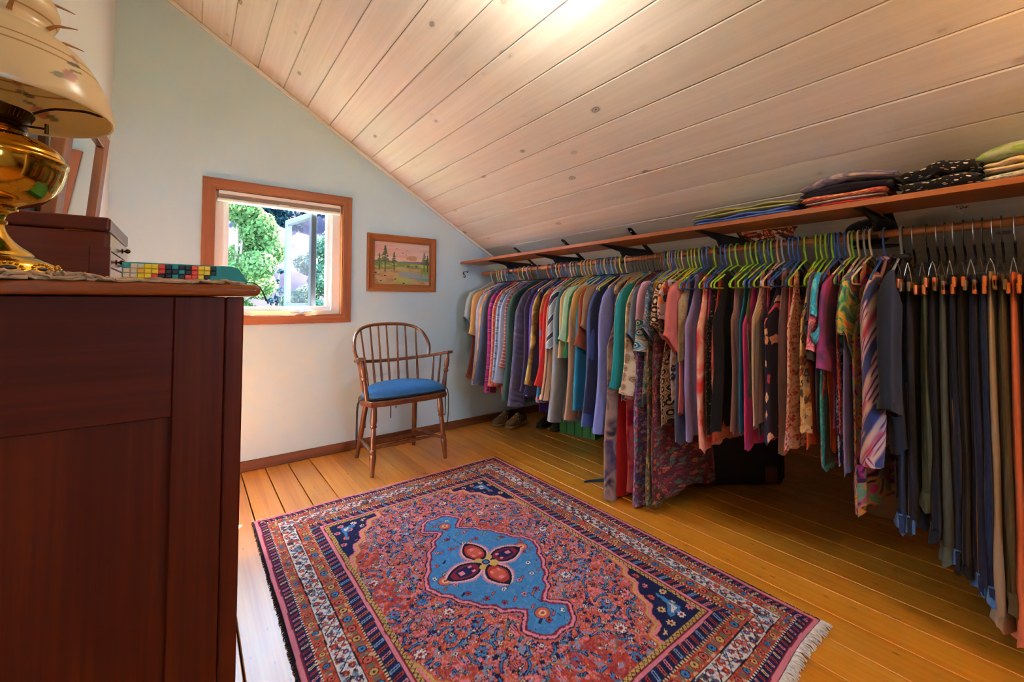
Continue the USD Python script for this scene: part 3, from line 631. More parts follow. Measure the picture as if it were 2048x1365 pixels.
# ------------------------------------------------------------------ chest of drawers at the left, its panelled side to the camera
dr = thing('dresser', 'tall dark reddish wooden chest of drawers at the left edge, panelled side facing out', 'dresser', (XL + .004, .8, 0))
DX, DY, DZ = .445, 1.42, 1.110                                   # depth (x), length (y), height below the top
W, Wv = M['dresser_wood'], M['dresser_wood_v']
part(dr, 'front_post', box(DX - .024, DX, 0, .03, .0, DZ, .002), Wv, smooth=False)
part(dr, 'stile', box(DX - .087, DX - .0248, .0012, .03, .07, DZ, .0015), Wv, smooth=False)
part(dr, 'stile', box(0, .075, .0012, .03, .0, DZ, .0015), Wv, smooth=False)
part(dr, 'top_rail', box(.0755, DX - .0875, .0022, .028, .932, DZ, .0015), W, smooth=False)
part(dr, 'bottom_rail', box(.0755, DX - .0875, .0022, .028, .07, .18, .0015), W, smooth=False)
part(dr, 'side_panel', box(.07, DX - .08, .013, .022, .17, .94), Wv, smooth=False)
part(dr, 'back_panel', box(.0, .012, .03, DY, .05, DZ), W, smooth=False)
part(dr, 'far_side', box(0, DX - .002, DY - .02, DY, 0, DZ, .002), Wv, smooth=False)
part(dr, 'front_post', box(DX - .03, DX, DY - .045, DY - .02, 0, DZ, .002), Wv, smooth=False)
zz = [.09, .36, .60, .81, .985, 1.10]
for k in range(5):
    part(dr, 'rail', box(DX - .03, DX - .003, .03, DY - .045, zz[k] - .018, zz[k] - .001, .001), W, smooth=False)
    d = part(dr, 'drawer', box(DX - .024, DX - .004, .032, DY - .047, zz[k] + .001, zz[k + 1] - .02, .003), M['dresser_top'], smooth=False)
    for yk in (.35, 1.05): part(d, 'flush_pull', box(DX - .0045, DX - .001, yk - .045, yk + .045, (zz[k] + zz[k + 1]) / 2 - .02, (zz[k] + zz[k + 1]) / 2 + .01, .001), M['dark_brass'], smooth=False)
part(dr, 'top', rbox(-.002, DX + .021, -.022, DY + .02, DZ + .001, DZ + .0195, .0085), M['dresser_top'])
TOPZ = DZ + .0195
dx0 = XL + .004

# woven runner with a shaggy fringe
rn = thing('fringed_runner', 'beige woven runner with a shaggy fringe lying on the dresser top', 'runner', (dx0, .79, TOPZ))
part(rn, 'cloth', box(.03, .43, .012, .9, .0003, .0028), M['jute'], smooth=False)
r = np.random.default_rng(5); fr_ = []
for k in range(210):
    x = r.uniform(.01, .415); y = r.uniform(-.002, .02); h = r.uniform(.003, .009) * (1.35 if x < .27 else .7); l = r.uniform(-.03, .03)
    p = [(x, y, .002), (x + l * .4, y - .004, h), (x + l * .8, y - .008 + r.uniform(-.004, .006), h * r.uniform(.3, 1.0)), (x + l * 1.3, y - .006, .0025)]
    fr_.append(tube(smooth_path(p, 6), .0019, 5))
part(rn, 'fringe', cat_(fr_), M['jute'], kind='stuff')

# ------------------------------------------------------------------ brass oil lamp with painted glass shade
LX, LY = -.232, .924
la = thing('oil_lamp', 'brass oil lamp with a cream painted glass shade on the dresser', 'lamp', (LX, LY, 0))
Z0 = TOPZ + .003
part(la, 'base', lathe([(.001, Z0), (.0765, Z0), (.0785, Z0 + .006), (.0755, Z0 + .012), (.070, 1.156), (.058, 1.164), (.050, 1.168), (.048, 1.171), (.044, 1.175), (.034, 1.183), (.025, 1.193), (.019, 1.205), (.0175, 1.212), (.020, 1.214), (.020, 1.218), (.0172, 1.220), (.019, 1.226), (.024, 1.231), (.029, 1.233), (.030, 1.236), (.027, 1.239)], 72, 120), M['brass'], smooth=40)
orn = []
for k in range(12):
    t = 2 * math.pi * k / 12; rr, zr = .0745, 1.1475
    for q in range(14):
        b = 2 * math.pi * q / 14; tt = t + .19 * math.cos(b); z_ = zr + .0085 * math.sin(b); r2 = rr - .45 * (z_ - zr) + .001
        orn.append(trimesh.creation.icosphere(1, .0019).apply_translation((r2 * math.cos(tt), r2 * math.sin(tt), z_)))
part(la, 'beaded_ornament', cat_(orn), M['brass'], kind='stuff')
hol = []
for k in range(12):
    t = 2 * math.pi * k / 12; m = trimesh.creation.icosphere(2, 1.0); m.apply_scale((.0022, .0085, .0036)); m.apply_transform(trimesh.transformations.rotation_matrix(t, [0, 0, 1])); m.apply_translation((.0732 * math.cos(t), .0732 * math.sin(t), 1.148)); hol.append(m)
part(la, 'pierced_hole', cat_(hol), M['black_steel'], kind='stuff')
part(la, 'font', lathe([(.026, 1.238), (.034, 1.241), (.050, 1.248), (.064, 1.262), (.073, 1.280), (.0772, 1.298), (.0782, 1.306), (.0795, 1.308), (.0790, 1.312), (.0765, 1.314), (.073, 1.322), (.063, 1.333), (.050, 1.340), (.037, 1.344), (.034, 1.346), (.035, 1.349), (.033, 1.351)], 96, 110), M['brass'], smooth=40)
part(la, 'burner', lathe([(.033, 1.350), (.035, 1.353), (.032, 1.356), (.036, 1.359), (.033, 1.362), (.037, 1.366), (.038, 1.371), (.041, 1.377), (.042, 1.380), (.040, 1.381), (.036, 1.379), (.028, 1.385), (.012, 1.392), (.001, 1.392)], 64), M['dark_brass'], smooth=30)
grl = []
for k in range(48):
    t = 2 * math.pi * k / 48; ca, sa = math.cos(t), math.sin(t); grl.append(tube([(.036 * ca, .036 * sa, 1.366), (.0415 * ca, .0415 * sa, 1.378)], .0009, 4))
part(la, 'gallery_grille', cat_(grl), M['brass'], kind='stuff')
ka = math.radians(-25)
part(la, 'wick_knob', cat_([tube([(.034 * math.cos(ka), .034 * math.sin(ka), 1.358), (.066 * math.cos(ka), .066 * math.sin(ka), 1.355)], .0016), tube([(.066 * math.cos(ka), .066 * math.sin(ka), 1.348), (.066 * math.cos(ka), .066 * math.sin(ka), 1.362)], .0024)]), M['dark_brass'])
for k in range(3):
    t = math.radians(-12 + 120 * k); ca, sa = math.cos(t), math.sin(t)
    part(la, 'shade_arm', tube(smooth_path([(.043 * ca, .043 * sa, 1.380), (.07 * ca, .07 * sa, 1.392), (.10 * ca, .10 * sa, 1.394), (.119 * ca, .119 * sa, 1.390), (.121 * ca, .121 * sa, 1.397)], 14), .0019, 6), M['dark_brass'])
part(la, 'chimney_clip', box(-.004, .004, -.037, -.035, 1.378, 1.405, .0005), M['dark_brass'], smooth=False)
# shade: lathe with printed bands and blossoms
sp = smooth_path([(.1275, 1.386), (.1285, 1.392), (.127, 1.402), (.121, 1.422), (.111, 1.446), (.098, 1.468), (.084, 1.484), (.070, 1.494), (.060, 1.499), (.0575, 1.503), (.058, 1.508), (.0575, 1.512), (.060, 1.520), (.0635, 1.530), (.064, 1.538), (.061, 1.548), (.058, 1.556), (.048, 1.560), (.044, 1.566), (.046, 1.572)], 110)
nA = 200; an = np.linspace(0, 2 * math.pi, nA, endpoint=False)
inner = sp[::-1] * [1, 1] - [.003, 0]; ring = np.vstack([sp, inner])
V = np.stack([ring[:, 0][:, None] * np.cos(an), ring[:, 0][:, None] * np.sin(an), np.repeat(ring[:, 1][:, None], nA, 1)], -1)
F = []; mR = len(ring)
for i in range(mR - 1):
    k = np.arange(nA); l = (k + 1) % nA
    F.append(np.stack([i * nA + k, i * nA + l, (i + 1) * nA + l], 1)); F.append(np.stack([i * nA + k, (i + 1) * nA + l, (i + 1) * nA + k], 1))
tc = np.broadcast_to(np.array(lin('ecd29a')), V.shape).copy(); zz_ = V[..., 2]; ph = np.broadcast_to(an, zz_.shape)
tc[(np.abs(zz_ - 1.446) < .0009) | (np.abs(zz_ - 1.459) < .0009) | (np.abs(zz_ - 1.5205) < .0008)] = lin('a8742c')
for k in range(6):
    t0 = math.radians(-42 + 60 * k)
    for dt, dz, sx, sz, col in ((0, 1.422, .085, .0085, 'b8644c'), (.05, 1.424, .045, .005, 'd8a08c'), (.13, 1.446, .10, .0035, '4a4a3c'), (.20, 1.459, .05, .006, 'c08478'), (-.12, 1.416, .06, .005, '78805a'), (.10, 1.434, .08, .002, '50503e')):
        dd = np.angle(np.exp(1j * (ph - t0 - dt))); mk = (np.hypot(dd / sx, (zz_ - dz - dd * .03) / sz) < 1)
        tc[mk] = tc[mk] * .25 + np.array(lin(col)) * .75
M['shade_glass'] = tinted('shade_glass', 0.25, spec=0.5, trans=0.45)
part(la, 'shade', trimesh.Trimesh(V.reshape(-1, 3), np.vstack(F), process=False), M['shade_glass'], smooth=True, colors=tc.reshape(-1, 3))
M['shade_prong'] = plain('shade_prong', 'a06a28', 0.4)
for k in range(8):
    t = math.radians(-20 + 45 * k); ca, sa = math.cos(t), math.sin(t)
    for zb_, r0, r1 in ((1.507, .059, .094), (1.562, .046, .082)):
        P = smooth_path([(r0 * ca, r0 * sa, zb_), ((r0 * .6 + r1 * .4) * ca, (r0 * .6 + r1 * .4) * sa, zb_ + .007), (r1 * ca, r1 * sa, zb_ + .006)], 10)
        part(la, 'crown_leaf', tube(P, np.linspace(.0032, .0006, 10), 6), M['shade_prong'])
part(la, 'chimney', lathe([(.024, 1.385), (.029, 1.41), (.030, 1.44), (.022, 1.50), (.021, 1.60)], 40, 30), M['glass'])

# ------------------------------------------------------------------ jewellery chest, dish, pouch, mirror on the dresser
jb = thing('jewelry_chest', 'small reddish wooden jewelry chest with drawers behind the oil lamp', 'jewelry box', (-.362, 1.2, TOPZ + .003))
JX, JY, JZ = .227, .312, .146
part(jb, 'carcass', box(0, JX - .008, 0, JY, 0, JZ - .031, .002), M['box_wood'], smooth=False)
part(jb, 'corner_post', box(JX - .03, JX + .001, -.002, .014, 0, .085, .001), M['box_wood'], smooth=False)
part(jb, 'lid', rbox(0, JX, -.001, JY + .001, JZ - .030, JZ, .006), M['box_wood'])
for k, (z0, z1) in enumerate(((.005, .042), (.044, .076), (.078, .113))):
    d = part(jb, 'drawer', box(JX - .009, JX, .004, JY - .004, z0, z1, .001), M['box_front'], smooth=False)
    for yk in ((.10, .22) if k == 1 else (.2,) if k == 2 else (.15,)):
        part(d, 'knob', cat_([trimesh.creation.icosphere(2, .0055).apply_translation((JX + .010, yk, (z0 + z1) / 2)), tube([(JX - .001, yk, (z0 + z1) / 2), (JX + .008, yk, (z0 + z1) / 2)], .0022), lathe([(.007, 0), (.005, .002), (.001, .003)], 16).apply_transform(trimesh.transformations.rotation_matrix(math.pi / 2, [0, 1, 0])).apply_translation((JX, yk, (z0 + z1) / 2))]), M['dark_brass'])
part(jb, 'hinge', box(.160, .197, -.0022, .001, JZ - .0322, JZ - .0298, .0004), M['brass'], smooth=False)
di = thing('trinket_dish', 'small cream dish between the oil lamp and the jewelry chest', 'dish', (-.232, 1.06, TOPZ + .003))
part(di, 'bowl', lathe([(.001, 0), (.024, 0), (.026, .003), (.040, .014), (.053, .026), (.0535, .0275), (.052, .0275), (.038, .017), (.022, .006), (.001, .005)], 48), M['paper'])

po = thing('pouch', 'teal cloth pouch with a yellow, red and black bead pattern on the runner', 'pouch', (-.088, .915, TOPZ + .003))
ol = Polygon([(0, 0), (.166, 0), (.172, .006), (.158, .030), (.148, .034), (.02, .0345), (0, .034)])
m = trimesh.creation.extrude_polygon(ol, .16); m.apply_transform(np.array([[1, 0, 0, 0], [0, 0, -1, .16], [0, 1, 0, 0], [0, 0, 0, 1.0]]))
part(po, 'body', m, M['teal_cloth'], smooth=25)
rows = ['t__pyyrk.ktrykk', '_ppyyrkktkkryyk', '_pyyrkk tkryyk.', 'py yrk tkryk...']
rows = ['tppyyrktkkryyk..', 'pp yyrkktkryyk..', 'ppyyrkktkrryk...', 'pyyrkkttkryk....']
pal = {'p': 'd8c8a8', 'y': 'e8c81c', 'r': 'd8442c', 'k': '14181c', 't': '2a8c8c', ' ': 'e0a818', '.': '2a8080'}
V, F, CC = [], [], []
for rI, row in enumerate(rows):
    for k, chh in enumerate(row[:14]):
        if chh == '.': continue
        x0 = .001 + k * .0088; z0 = .0325 - (rI + 1) * .0078
        i = len(V); V += [(x0, -.001, z0), (x0 + .0086, -.001, z0), (x0 + .0086, -.001, z0 + .0076), (x0, -.001, z0 + .0076), (x0 + .001, -.0022, z0 + .001), (x0 + .0076, -.0022, z0 + .001), (x0 + .0076, -.0022, z0 + .0066), (x0 + .001, -.0022, z0 + .0066)]
        for q in range(4): F += [[i + q, i + (q + 1) % 4, i + 4 + (q + 1) % 4], [i + q, i + 4 + (q + 1) % 4, i + 4 + q]]
        F += [[i + 4, i + 5, i + 6], [i + 4, i + 6, i + 7]]; CC += [lin(pal[chh])] * 8
part(po, 'bead_panel', trimesh.Trimesh(np.array(V), np.array(F), process=False), M['beads'], smooth=False, colors=CC)
for q in (0, 1):
    part(po, 'tie_cord', tube(smooth_path([(.165, .03 + .012 * q, .006), (.180, .028, .007), (.193, .02, -.001), (.1985, .012, -.012), (.203 + .004 * q, .008, -.028 - .006 * q)], 16), .0011, 5), M['cord_black'])

mi = thing('dresser_mirror', 'wood framed mirror tilting forward at the back of the dresser, behind the jewelry chest', 'mirror', (-.312, 1.642, TOPZ), 0)
mw, mh, mf, md, ml = .53, .585, .072, .026, .073
TM = np.eye(4); u_ax = np.array([math.sin(ml), -.026 * math.sin(ml), math.cos(ml)]); d_ax = np.array([.026, 1.0, 0]); d_ax /= np.linalg.norm(d_ax); u_ax -= d_ax * (u_ax @ d_ax); u_ax /= np.linalg.norm(u_ax)
TM[:3, 0] = d_ax; TM[:3, 1] = np.cross(u_ax, d_ax); TM[:3, 2] = u_ax; TM[2, 3] = .003
def mbox(*a_, **k_): b_ = box(*a_, **k_); b_.apply_transform(TM); return b_
part(mi, 'frame_side', mbox(0, mf, -.002, md, 0, mh, .003), M['trim_fir_v'], smooth=False)
part(mi, 'frame_side', mbox(mw - mf, mw, -.002, md, 0, mh, .003), M['trim_fir_v'], smooth=False)
part(mi, 'frame_side', mbox(mf, mw - mf, -.002, md, mh - mf * .7, mh, .003), M['trim_fir'], smooth=False)
part(mi, 'frame_side', mbox(mf, mw - mf, -.002, md, 0, mf, .003), M['trim_fir'], smooth=False)
part(mi, 'mirror_glass', mbox(mf - .004, mw - mf + .004, .010, .014, mf - .004, mh - mf * .7 + .004), M['mirror'], smooth=False)
part(mi, 'back_stay', mbox(mw / 2 - .02, mw / 2 + .02, md + .001, md + .010, .0, .42), M['base_oak'], smooth=False)
t2 = struct('trim_2')
part(t2, 'strip', box(XL - .001, XL + .016, 1.885, 1.925, 1.10, 2.0, .002), M['trim_fir_v'], smooth=False)

# ------------------------------------------------------------------ patterned rug
RX, RY, RW, RH = 1.012, 1.503, .737, .983
rug = thing('rug', 'red and navy patterned wool rug with a blue medallion on the plank floor', 'rug', (RX, RY, 0))
nu, nv = 462, 616
u1 = np.linspace(-RW, RW, nu); v1 = np.linspace(-RH, RH, nv); U, Vv = np.meshgrid(u1, v1)
q = np.random.default_rng(8)
wob = (meshkit.fbm(np.stack([U * 9, Vv * 9, U * 0], -1), 3, 3) - .5) * .012
eu, ev = RW - np.abs(U), RH - np.abs(Vv); E = np.minimum(eu, ev) + wob * .5
S = np.where(eu < ev, Vv, U) + np.where(eu < ev, 0, .013)
C = np.zeros(U.shape + (3,)); C[:] = lin('c4513a')
K = {k: np.array(lin(v)) for k, v in dict(red='c8553c', rust='b03a2c', navy='20244c', ink='1a1a30', pink='dc8490', blue='3f80b8', lblue='7a9cc0', white='dcd4cc', cream='d8bc8c', yel='c8a45c', green='5c7468', coral='c8604c', purple='6a4a78', wine='7a2438').items()}
def P(mask, col, k=1.0):
    mk = np.clip(mask * k, 0, 1)[..., None]; C[:] = C * (1 - mk) + K[col] * mk
def cells(x, y, px, py, seed, jit=0.0, odd=True):
    """lattice: local offsets and a per-cell random number"""
    j = np.floor(y / py); xx = x + (j % 2) * px * .5 * (1 if odd else 0); i = np.floor(xx / px)
    rnd = meshkit.noise(np.stack([i * 1.0, j * 1.0, i * 0 + seed], -1), seed)
    rnd = (rnd * 7919.31) % 1.0
    dx = xx - (i + .5) * px; dy = y - (j + .5) * py
    if jit: dx = dx + (rnd - .5) * px * jit; dy = dy + ((rnd * 37.7) % 1 - .5) * py * jit
    return dx, dy, rnd
def flowerset(x, y, p, seed, r, cols, region, petal=5, core='cream', odd=True, ring='navy', jit=.15):
    dx, dy, rn = cells(x, y, p, p, seed, jit, odd); rr = np.hypot(dx, dy); an_ = np.arctan2(dy, dx)
    edge_ = r * (.82 + .18 * np.cos(petal * an_ + rn * 6))
    P(region * (rr < edge_ * 1.25), ring)
    for k, cn in enumerate(cols): P(region * (rr < edge_) * (rn >= k / len(cols)) * (rn < (k + 1) / len(cols)), cn)
    P(region * (rr < r * .38), core); P(region * (rr < r * .18), ring)
field = (E > .285) * 1.0
X, Y = U + wob, Vv + wob
# field: dense herati of leaves, rosettes and lattices
rn2 = meshkit.fbm(np.stack([X * 60, Y * 60, X * 0 + 2], -1), 2, 21); rn3 = meshkit.fbm(np.stack([X * 85, Y * 85, X * 0 + 5], -1), 2, 22)
P(field * (rn2 > .64), 'navy'); P(field * (rn2 < .36), 'coral'); P(field * (rn3 > .66), 'lblue', .8); P(field * (rn3 < .31), 'pink', .9); P(field * (np.abs(rn3 - .5) < .012), 'cream', .8)
dx, dy, rn = cells(X, Y, .105, .105, 3); rr = np.hypot(dx, dy); ang_ = np.arctan2(dy, dx)
P(field * (np.abs(rr - .043) < .0055) * (np.cos(2 * ang_ + rn * 12) > -.1), 'navy'); P(field * (np.abs(rr - .0435) < .0025) * (np.cos(2 * ang_ + rn * 12) > .25), 'blue')
flowerset(X, Y, .105, 3, .021, ['pink', 'blue', 'coral', 'white'], field, 8, 'rust', True, 'navy', 0)
dia = np.abs(((X + .02) % .21) - .105) + np.abs(((Y + .05) % .21) - .105)
P(field * (np.abs(dia - .045) < .0035), 'green'); P(field * (dia < .03) * (np.abs((X * 120) % 1 - .5) < .22), 'pink')
flowerset(X + .052, Y + .026, .0525, 9, .0085, ['white', 'cream', 'blue', 'pink', 'navy', 'rust'], field, 4, 'navy', True, 'ink', .5)
flowerset(X + .02, Y + .045, .033, 17, .0045, ['navy', 'pink', 'yel', 'white', 'blue'], field * (rn2 > .44), 4, 'red', True, 'navy', .6)
P(field * (meshkit.noise(np.stack([X * 5, Y * 5, X * 0], -1), 31) > .72) * (rn2 > .5), 'rust', .8)
# medallion with stepped outline
from shapely.geometry import Polygon as _Pg
import shapely
quad = [(0, .445), (.035, .452), (.062, .435), (.092, .385), (.05, .345), (.03, .315), (.062, .285), (.10, .262), (.112, .225), (.15, .20), (.165, .16), (.19, .13), (.205, .085), (.235, .055), (.252, 0)]
poly = quad + [(x, -y) for x, y in quad[::-1][1:]] + [(-x, -y) for x, y in quad[1:]] + [(-x, y) for x, y in quad[::-1][1:-1]]
def dist(poly_):
    """signed distance (inside > 0)"""
    g = shapely.polygons(np.array(poly_)) if not hasattr(poly_, 'area') else poly_
    pts = shapely.points(X.ravel(), Y.ravel()); ins = shapely.contains(g, pts); d = shapely.distance(shapely.boundary(g), pts)
    return np.where(ins, d, -d).reshape(X.shape)
md_ = dist(poly) + (meshkit.noise(np.stack([X * 130, Y * 130, X * 0], -1), 4) - .5) * .006
P(field * (md_ > -.030) * (md_ < .03), 'coral'); P(field * (np.abs(md_ + .020) < .0035), 'navy'); P(field * (np.abs(md_ + .013) < .005), 'pink'); P(field * (np.abs(md_ + .004) < .004), 'wine'); 
med = (md_ > 0) * 1.0
P(med, 'blue'); P(med * (rn3 > .6), 'lblue', .25)
P(med * (np.abs(X + Y * .1) < .0012) * (rn2 > .4), 'navy'); P(med * (np.abs(Y - X * .1) < .0012) * (rn2 > .4), 'navy')
inner_ = med * (md_ > .012)
dx, dy, rn = cells(X, Y, .072, .072, 33, .4); hide = inner_ * (np.hypot(X, Y) > .17)
P(hide * (np.abs(dx + dy * .6) < .016) * (np.abs(dy - dx * .6) < .006), 'navy'); P(hide * (np.abs(dx + dy * .6) < .013) * (np.abs(dy - dx * .6) < .004) * (rn > .4), 'coral'); P(hide * (np.abs(dx + dy * .6) < .013) * (np.abs(dy - dx * .6) < .003) * (rn <= .25), 'yel')
flowerset(X + .036, Y, .072, 35, .012, ['pink', 'coral', 'white', 'rust'], hide, 5, 'navy', True, 'navy', .3)
for fx, fy in ((.0, .36), (0, -.36), (.19, 0), (-.19, 0)): 
    rr = np.hypot(X - fx, Y - fy); P(med * (rr < .03), 'navy'); P(med * (rr < .027), 'coral'); P(med * (rr < .014), 'cream'); P(med * (rr < .007), 'rust')
for stage_ in (0, 1):
  for k in range(4):
    a_ = k * math.pi / 2; px_ = X * math.cos(a_) + Y * math.sin(a_); py_ = -X * math.sin(a_) + Y * math.cos(a_)
    t_ = np.clip((px_ - .020) / (.150 if k % 2 else .165), 0, 1); hw = .050 * np.sin(math.pi * t_ ** .9) ** .75 * (px_ > .02)
    jag = .006 * (np.abs((px_ * 110) % 1 - .5) < .25)
    sel = (t_ > 0) * (t_ < 1)
    if stage_ == 0: P(((np.abs(py_) < hw + .011 + jag) * (px_ > .012) * (t_ < 1)) * 1.0, 'pink'); P(((np.abs(py_) < hw + .007) * (px_ > .012) * (t_ < 1)) * 1.0, 'white', .5)
    else:
        P(sel * (np.abs(py_) < hw), 'ink'); P(sel * (np.abs(py_) < hw - .012) * (t_ > .12) * (t_ < .85), 'rust' if k % 2 else 'wine')
        P(sel * (np.abs(py_) < hw - .022) * (t_ > .25) * (t_ < .7), 'coral' if k % 2 else 'navy'); P(sel * (np.abs(py_) < .010) * (np.abs(px_ - .115) < .010), 'pink'); P(sel * (np.abs(np.abs(py_) - .017) < .006) * (np.abs(px_ - .07) < .008), 'pink')
        cx__, cy__ = .034 * math.cos(a_ + math.pi / 4), .034 * math.sin(a_ + math.pi / 4); P(np.hypot(X - cx__, Y - cy__) < .02, 'yel')
P(np.hypot(X, Y) < .017, 'navy'); P(np.hypot(X, Y) < .010, 'blue')
# spandrels
spq = [(.46, .30), (.46, .70), (.225, .70), (.228, .665), (.285, .655), (.30, .60), (.345, .575), (.362, .50), (.408, .47), (.415, .41), (.445, .39)]
sd = dist(_Pg([(x, y) for x, y in spq]).union(_Pg([(-x, y) for x, y in spq])).union(_Pg([(x, -y) for x, y in spq])).union(_Pg([(-x, -y) for x, y in spq])))
sd = sd + (meshkit.noise(np.stack([X * 120, Y * 120, X * 0], -1), 6) - .5) * .006
P(field * (sd > -.028) * (sd < 0), 'coral'); P(field * (np.abs(sd + .018) < .004), 'yel'); P(field * (np.abs(sd + .008) < .005), 'pink')
spm = field * (sd > 0); P(spm, 'navy')
flowerset(X, Y, .058, 41, .016, ['white', 'pink', 'cream', 'coral'], spm * (sd > .012), 7, 'rust', True, 'ink', .2); P(spm * (np.abs(sd - .055) < .005), 'blue'); P(spm * (np.abs(sd - .066) < .004), 'white')
# borders, from the edge inwards
def band(a_, b_): return ((E >= a_) & (E < b_)) * 1.0
P(band(-.1, .005), 'ink'); P(band(.004, .022), 'pink'); P(band(.019, .024), 'wine')
def leafband(a_, b_, base, lcols, per):
    P(band(a_, b_), base); mid = (a_ + b_) / 2; w = (b_ - a_); ss = (S / per) % 1.0; k = np.floor(S / per) % len(lcols); tt = (E - mid) / w
    for i, cn in enumerate(lcols):
        P(band(a_ + .003, b_ - .003) * (np.abs(ss - .5 - tt * .45) < .20) * (k == i), cn); P(band(a_ + .006, b_ - .006) * (np.abs(ss - .5 - tt * .45) < .07), 'ink')
leafband(.024, .052, 'navy', ['coral', 'pink', 'rust', 'cream'], .024)
def dotted(a_, b_, x1, x2, per): P(band(a_, b_), x1); P(band(a_, b_) * ((S / per) % 1 < .5), x2)
dotted(.052, .058, 'ink', 'white', .012)
def guard(a_, b_, seed):
    P(band(a_, b_), 'red'); mid = (a_ + b_) / 2; w = (b_ - a_); ss = (S % .052) - .026; kk = np.floor(S / .052)
    P(band(a_, b_) * (rn2 > .58), 'rust'); P(band(a_, b_) * (rn3 > .66), 'cream', .7)
    rr = np.hypot(ss, E - mid); P(band(a_, b_) * (rr < w * .34), 'ink'); P(band(a_, b_) * (rr < w * .27) * (kk % 3 == 0), 'blue'); P(band(a_, b_) * (rr < w * .27) * (kk % 3 == 1), 'yel'); P(band(a_, b_) * (rr < w * .27) * (kk % 3 == 2), 'coral'); P(band(a_, b_) * (rr < w * .1), 'navy')
    P(band(a_, b_) * (np.abs(np.abs(ss) - .022) < .003) * (np.abs(E - mid) < w * .3), 'green')
guard(.058, .092, 1); P(band(.092, .096), 'ink')
P(band(.096, .153), 'white'); bm = band(.098, .151); zig = np.abs(((S / .12) % 1.0) - .5) * 2; tt = (E - .1245) / .055
P(bm * (np.abs(tt - (zig - .5) * .9) < .045), 'ink'); P(bm * (np.abs(tt + (zig - .5) * .9) < .045), 'ink')
for off, cn, rr_ in ((0, 'rust', .013), (.06, 'purple', .011), (.03, 'coral', .008), (.09, 'blue', .008)):
    ss = ((S + off) % .12) - .06
    for te in (-.013, .013):
        rr = np.hypot(ss - te * .8, E - .1245 - te); P(bm * (rr < rr_ * .9), 'ink'); P(bm * (rr < rr_ * .74), cn); P(bm * (rr < rr_ * .25), 'cream')
P(bm * (rn2 > .63), 'ink', .85); P(bm * (rn3 > .68), 'rust', .8); P(bm * (rn3 < .32), 'lblue', .6)
P(band(.153, .157), 'ink'); guard(.157, .203, 2); dotted(.203, .211, 'ink', 'cream', .012); leafband(.211, .252, 'navy', ['coral', 'pink', 'rust', 'lblue'], .031); P(band(.252, .263), 'pink'); P(band(.263, .269), 'wine')
P(band(.269, .285), 'yel'); P(band(.269, .285) * (np.abs((E - .277) / .016 - (np.abs((S / .02) % 1 - .5) - .25) * 1.6) < .14), 'ink')
# wool: yarn-to-yarn tone, slow fading
C *= (1 + .22 * (q.random(U.shape) - .5))[..., None]; C *= (.86 + .3 * meshkit.fbm(np.stack([U * 2.2, Vv * 9, U * 0], -1), 3, 44))[..., None]
Z = .0075 + .0014 * meshkit.noise(np.stack([U * 160, Vv * 160, U * 0], -1), 9) + .004 * np.clip(meshkit.fbm(np.stack([U * 3, Vv * 3, U * 0], -1), 2, 10) - .55, 0, 1)
Z[0, :] = Z[-1, :] = .0008; Z[:, 0] = Z[:, -1] = .0008
xe = U + .006 * (meshkit.noise(np.stack([Vv * 5, Vv * 0, U * 0], -1), 2) - .5) * (np.abs(U) / RW) ** 4 - .012 * (Vv / RH) * 0
xe = xe + np.where(U < 0, -.0, 0) ; ye = Vv + .014 * (U / RW) * (Vv < 0) * (np.abs(Vv) / RH) ** 3 + .004 * np.sin(U * 14) * (np.abs(Vv) / RH) ** 6
part(rug, 'pile', trimesh.Trimesh(np.stack([xe, ye, Z], -1).reshape(-1, 3), grid_faces(nu, nv), process=False), M['rug'], smooth=True, colors=np.clip(C, 0, 1).reshape(-1, 3))
def tufts(n, f, rad, seed):
    r = np.random.default_rng(seed); out = []
    for k in range(n): out.append(tube(smooth_path(f(k / (n - 1), r), 5), rad, 4))
    return cat_(out)
def near_edge(t, r):
    x = -RW + 2 * RW * t; y = -RH + .014 * (x / RW) + .004 * math.sin(x * 14); l = r.uniform(.018, .034); s = r.uniform(-.012, .012)
    return [(x, y + .004, .006), (x + s * .4, y - l * .5, .010), (x + s, y - l, .003)]
part(rug, 'fringe', tufts(420, near_edge, .0021, 1), M['fringe'], kind='stuff')
def far_edge(t, r):
    x = -RW + 2 * RW * t; y = RH + .004 * math.sin(x * 14); return [(x, y - .003, .005), (x, y + .004, .005), (x + r.uniform(-.004, .004), y + .009, .002)]
part(rug, 'fringe', tufts(300, far_edge, .0016, 2), M['fringe'], kind='stuff')
M['selvage'] = plain('selvage', '1c1a2c', .95)
for sg in (-1, 1):
    def side(t, r, sg=sg):
        y = -RH + 2 * RH * t; x = sg * RW; return [(x - sg * .003, y, .006), (x + sg * r.uniform(.001, .005), y, .005), (x + sg * r.uniform(.004, .011), y + r.uniform(-.008, .008), .002)]
    part(rug, 'selvage', tufts(420, side, .0016, 3 + sg), M['selvage'], kind='stuff')

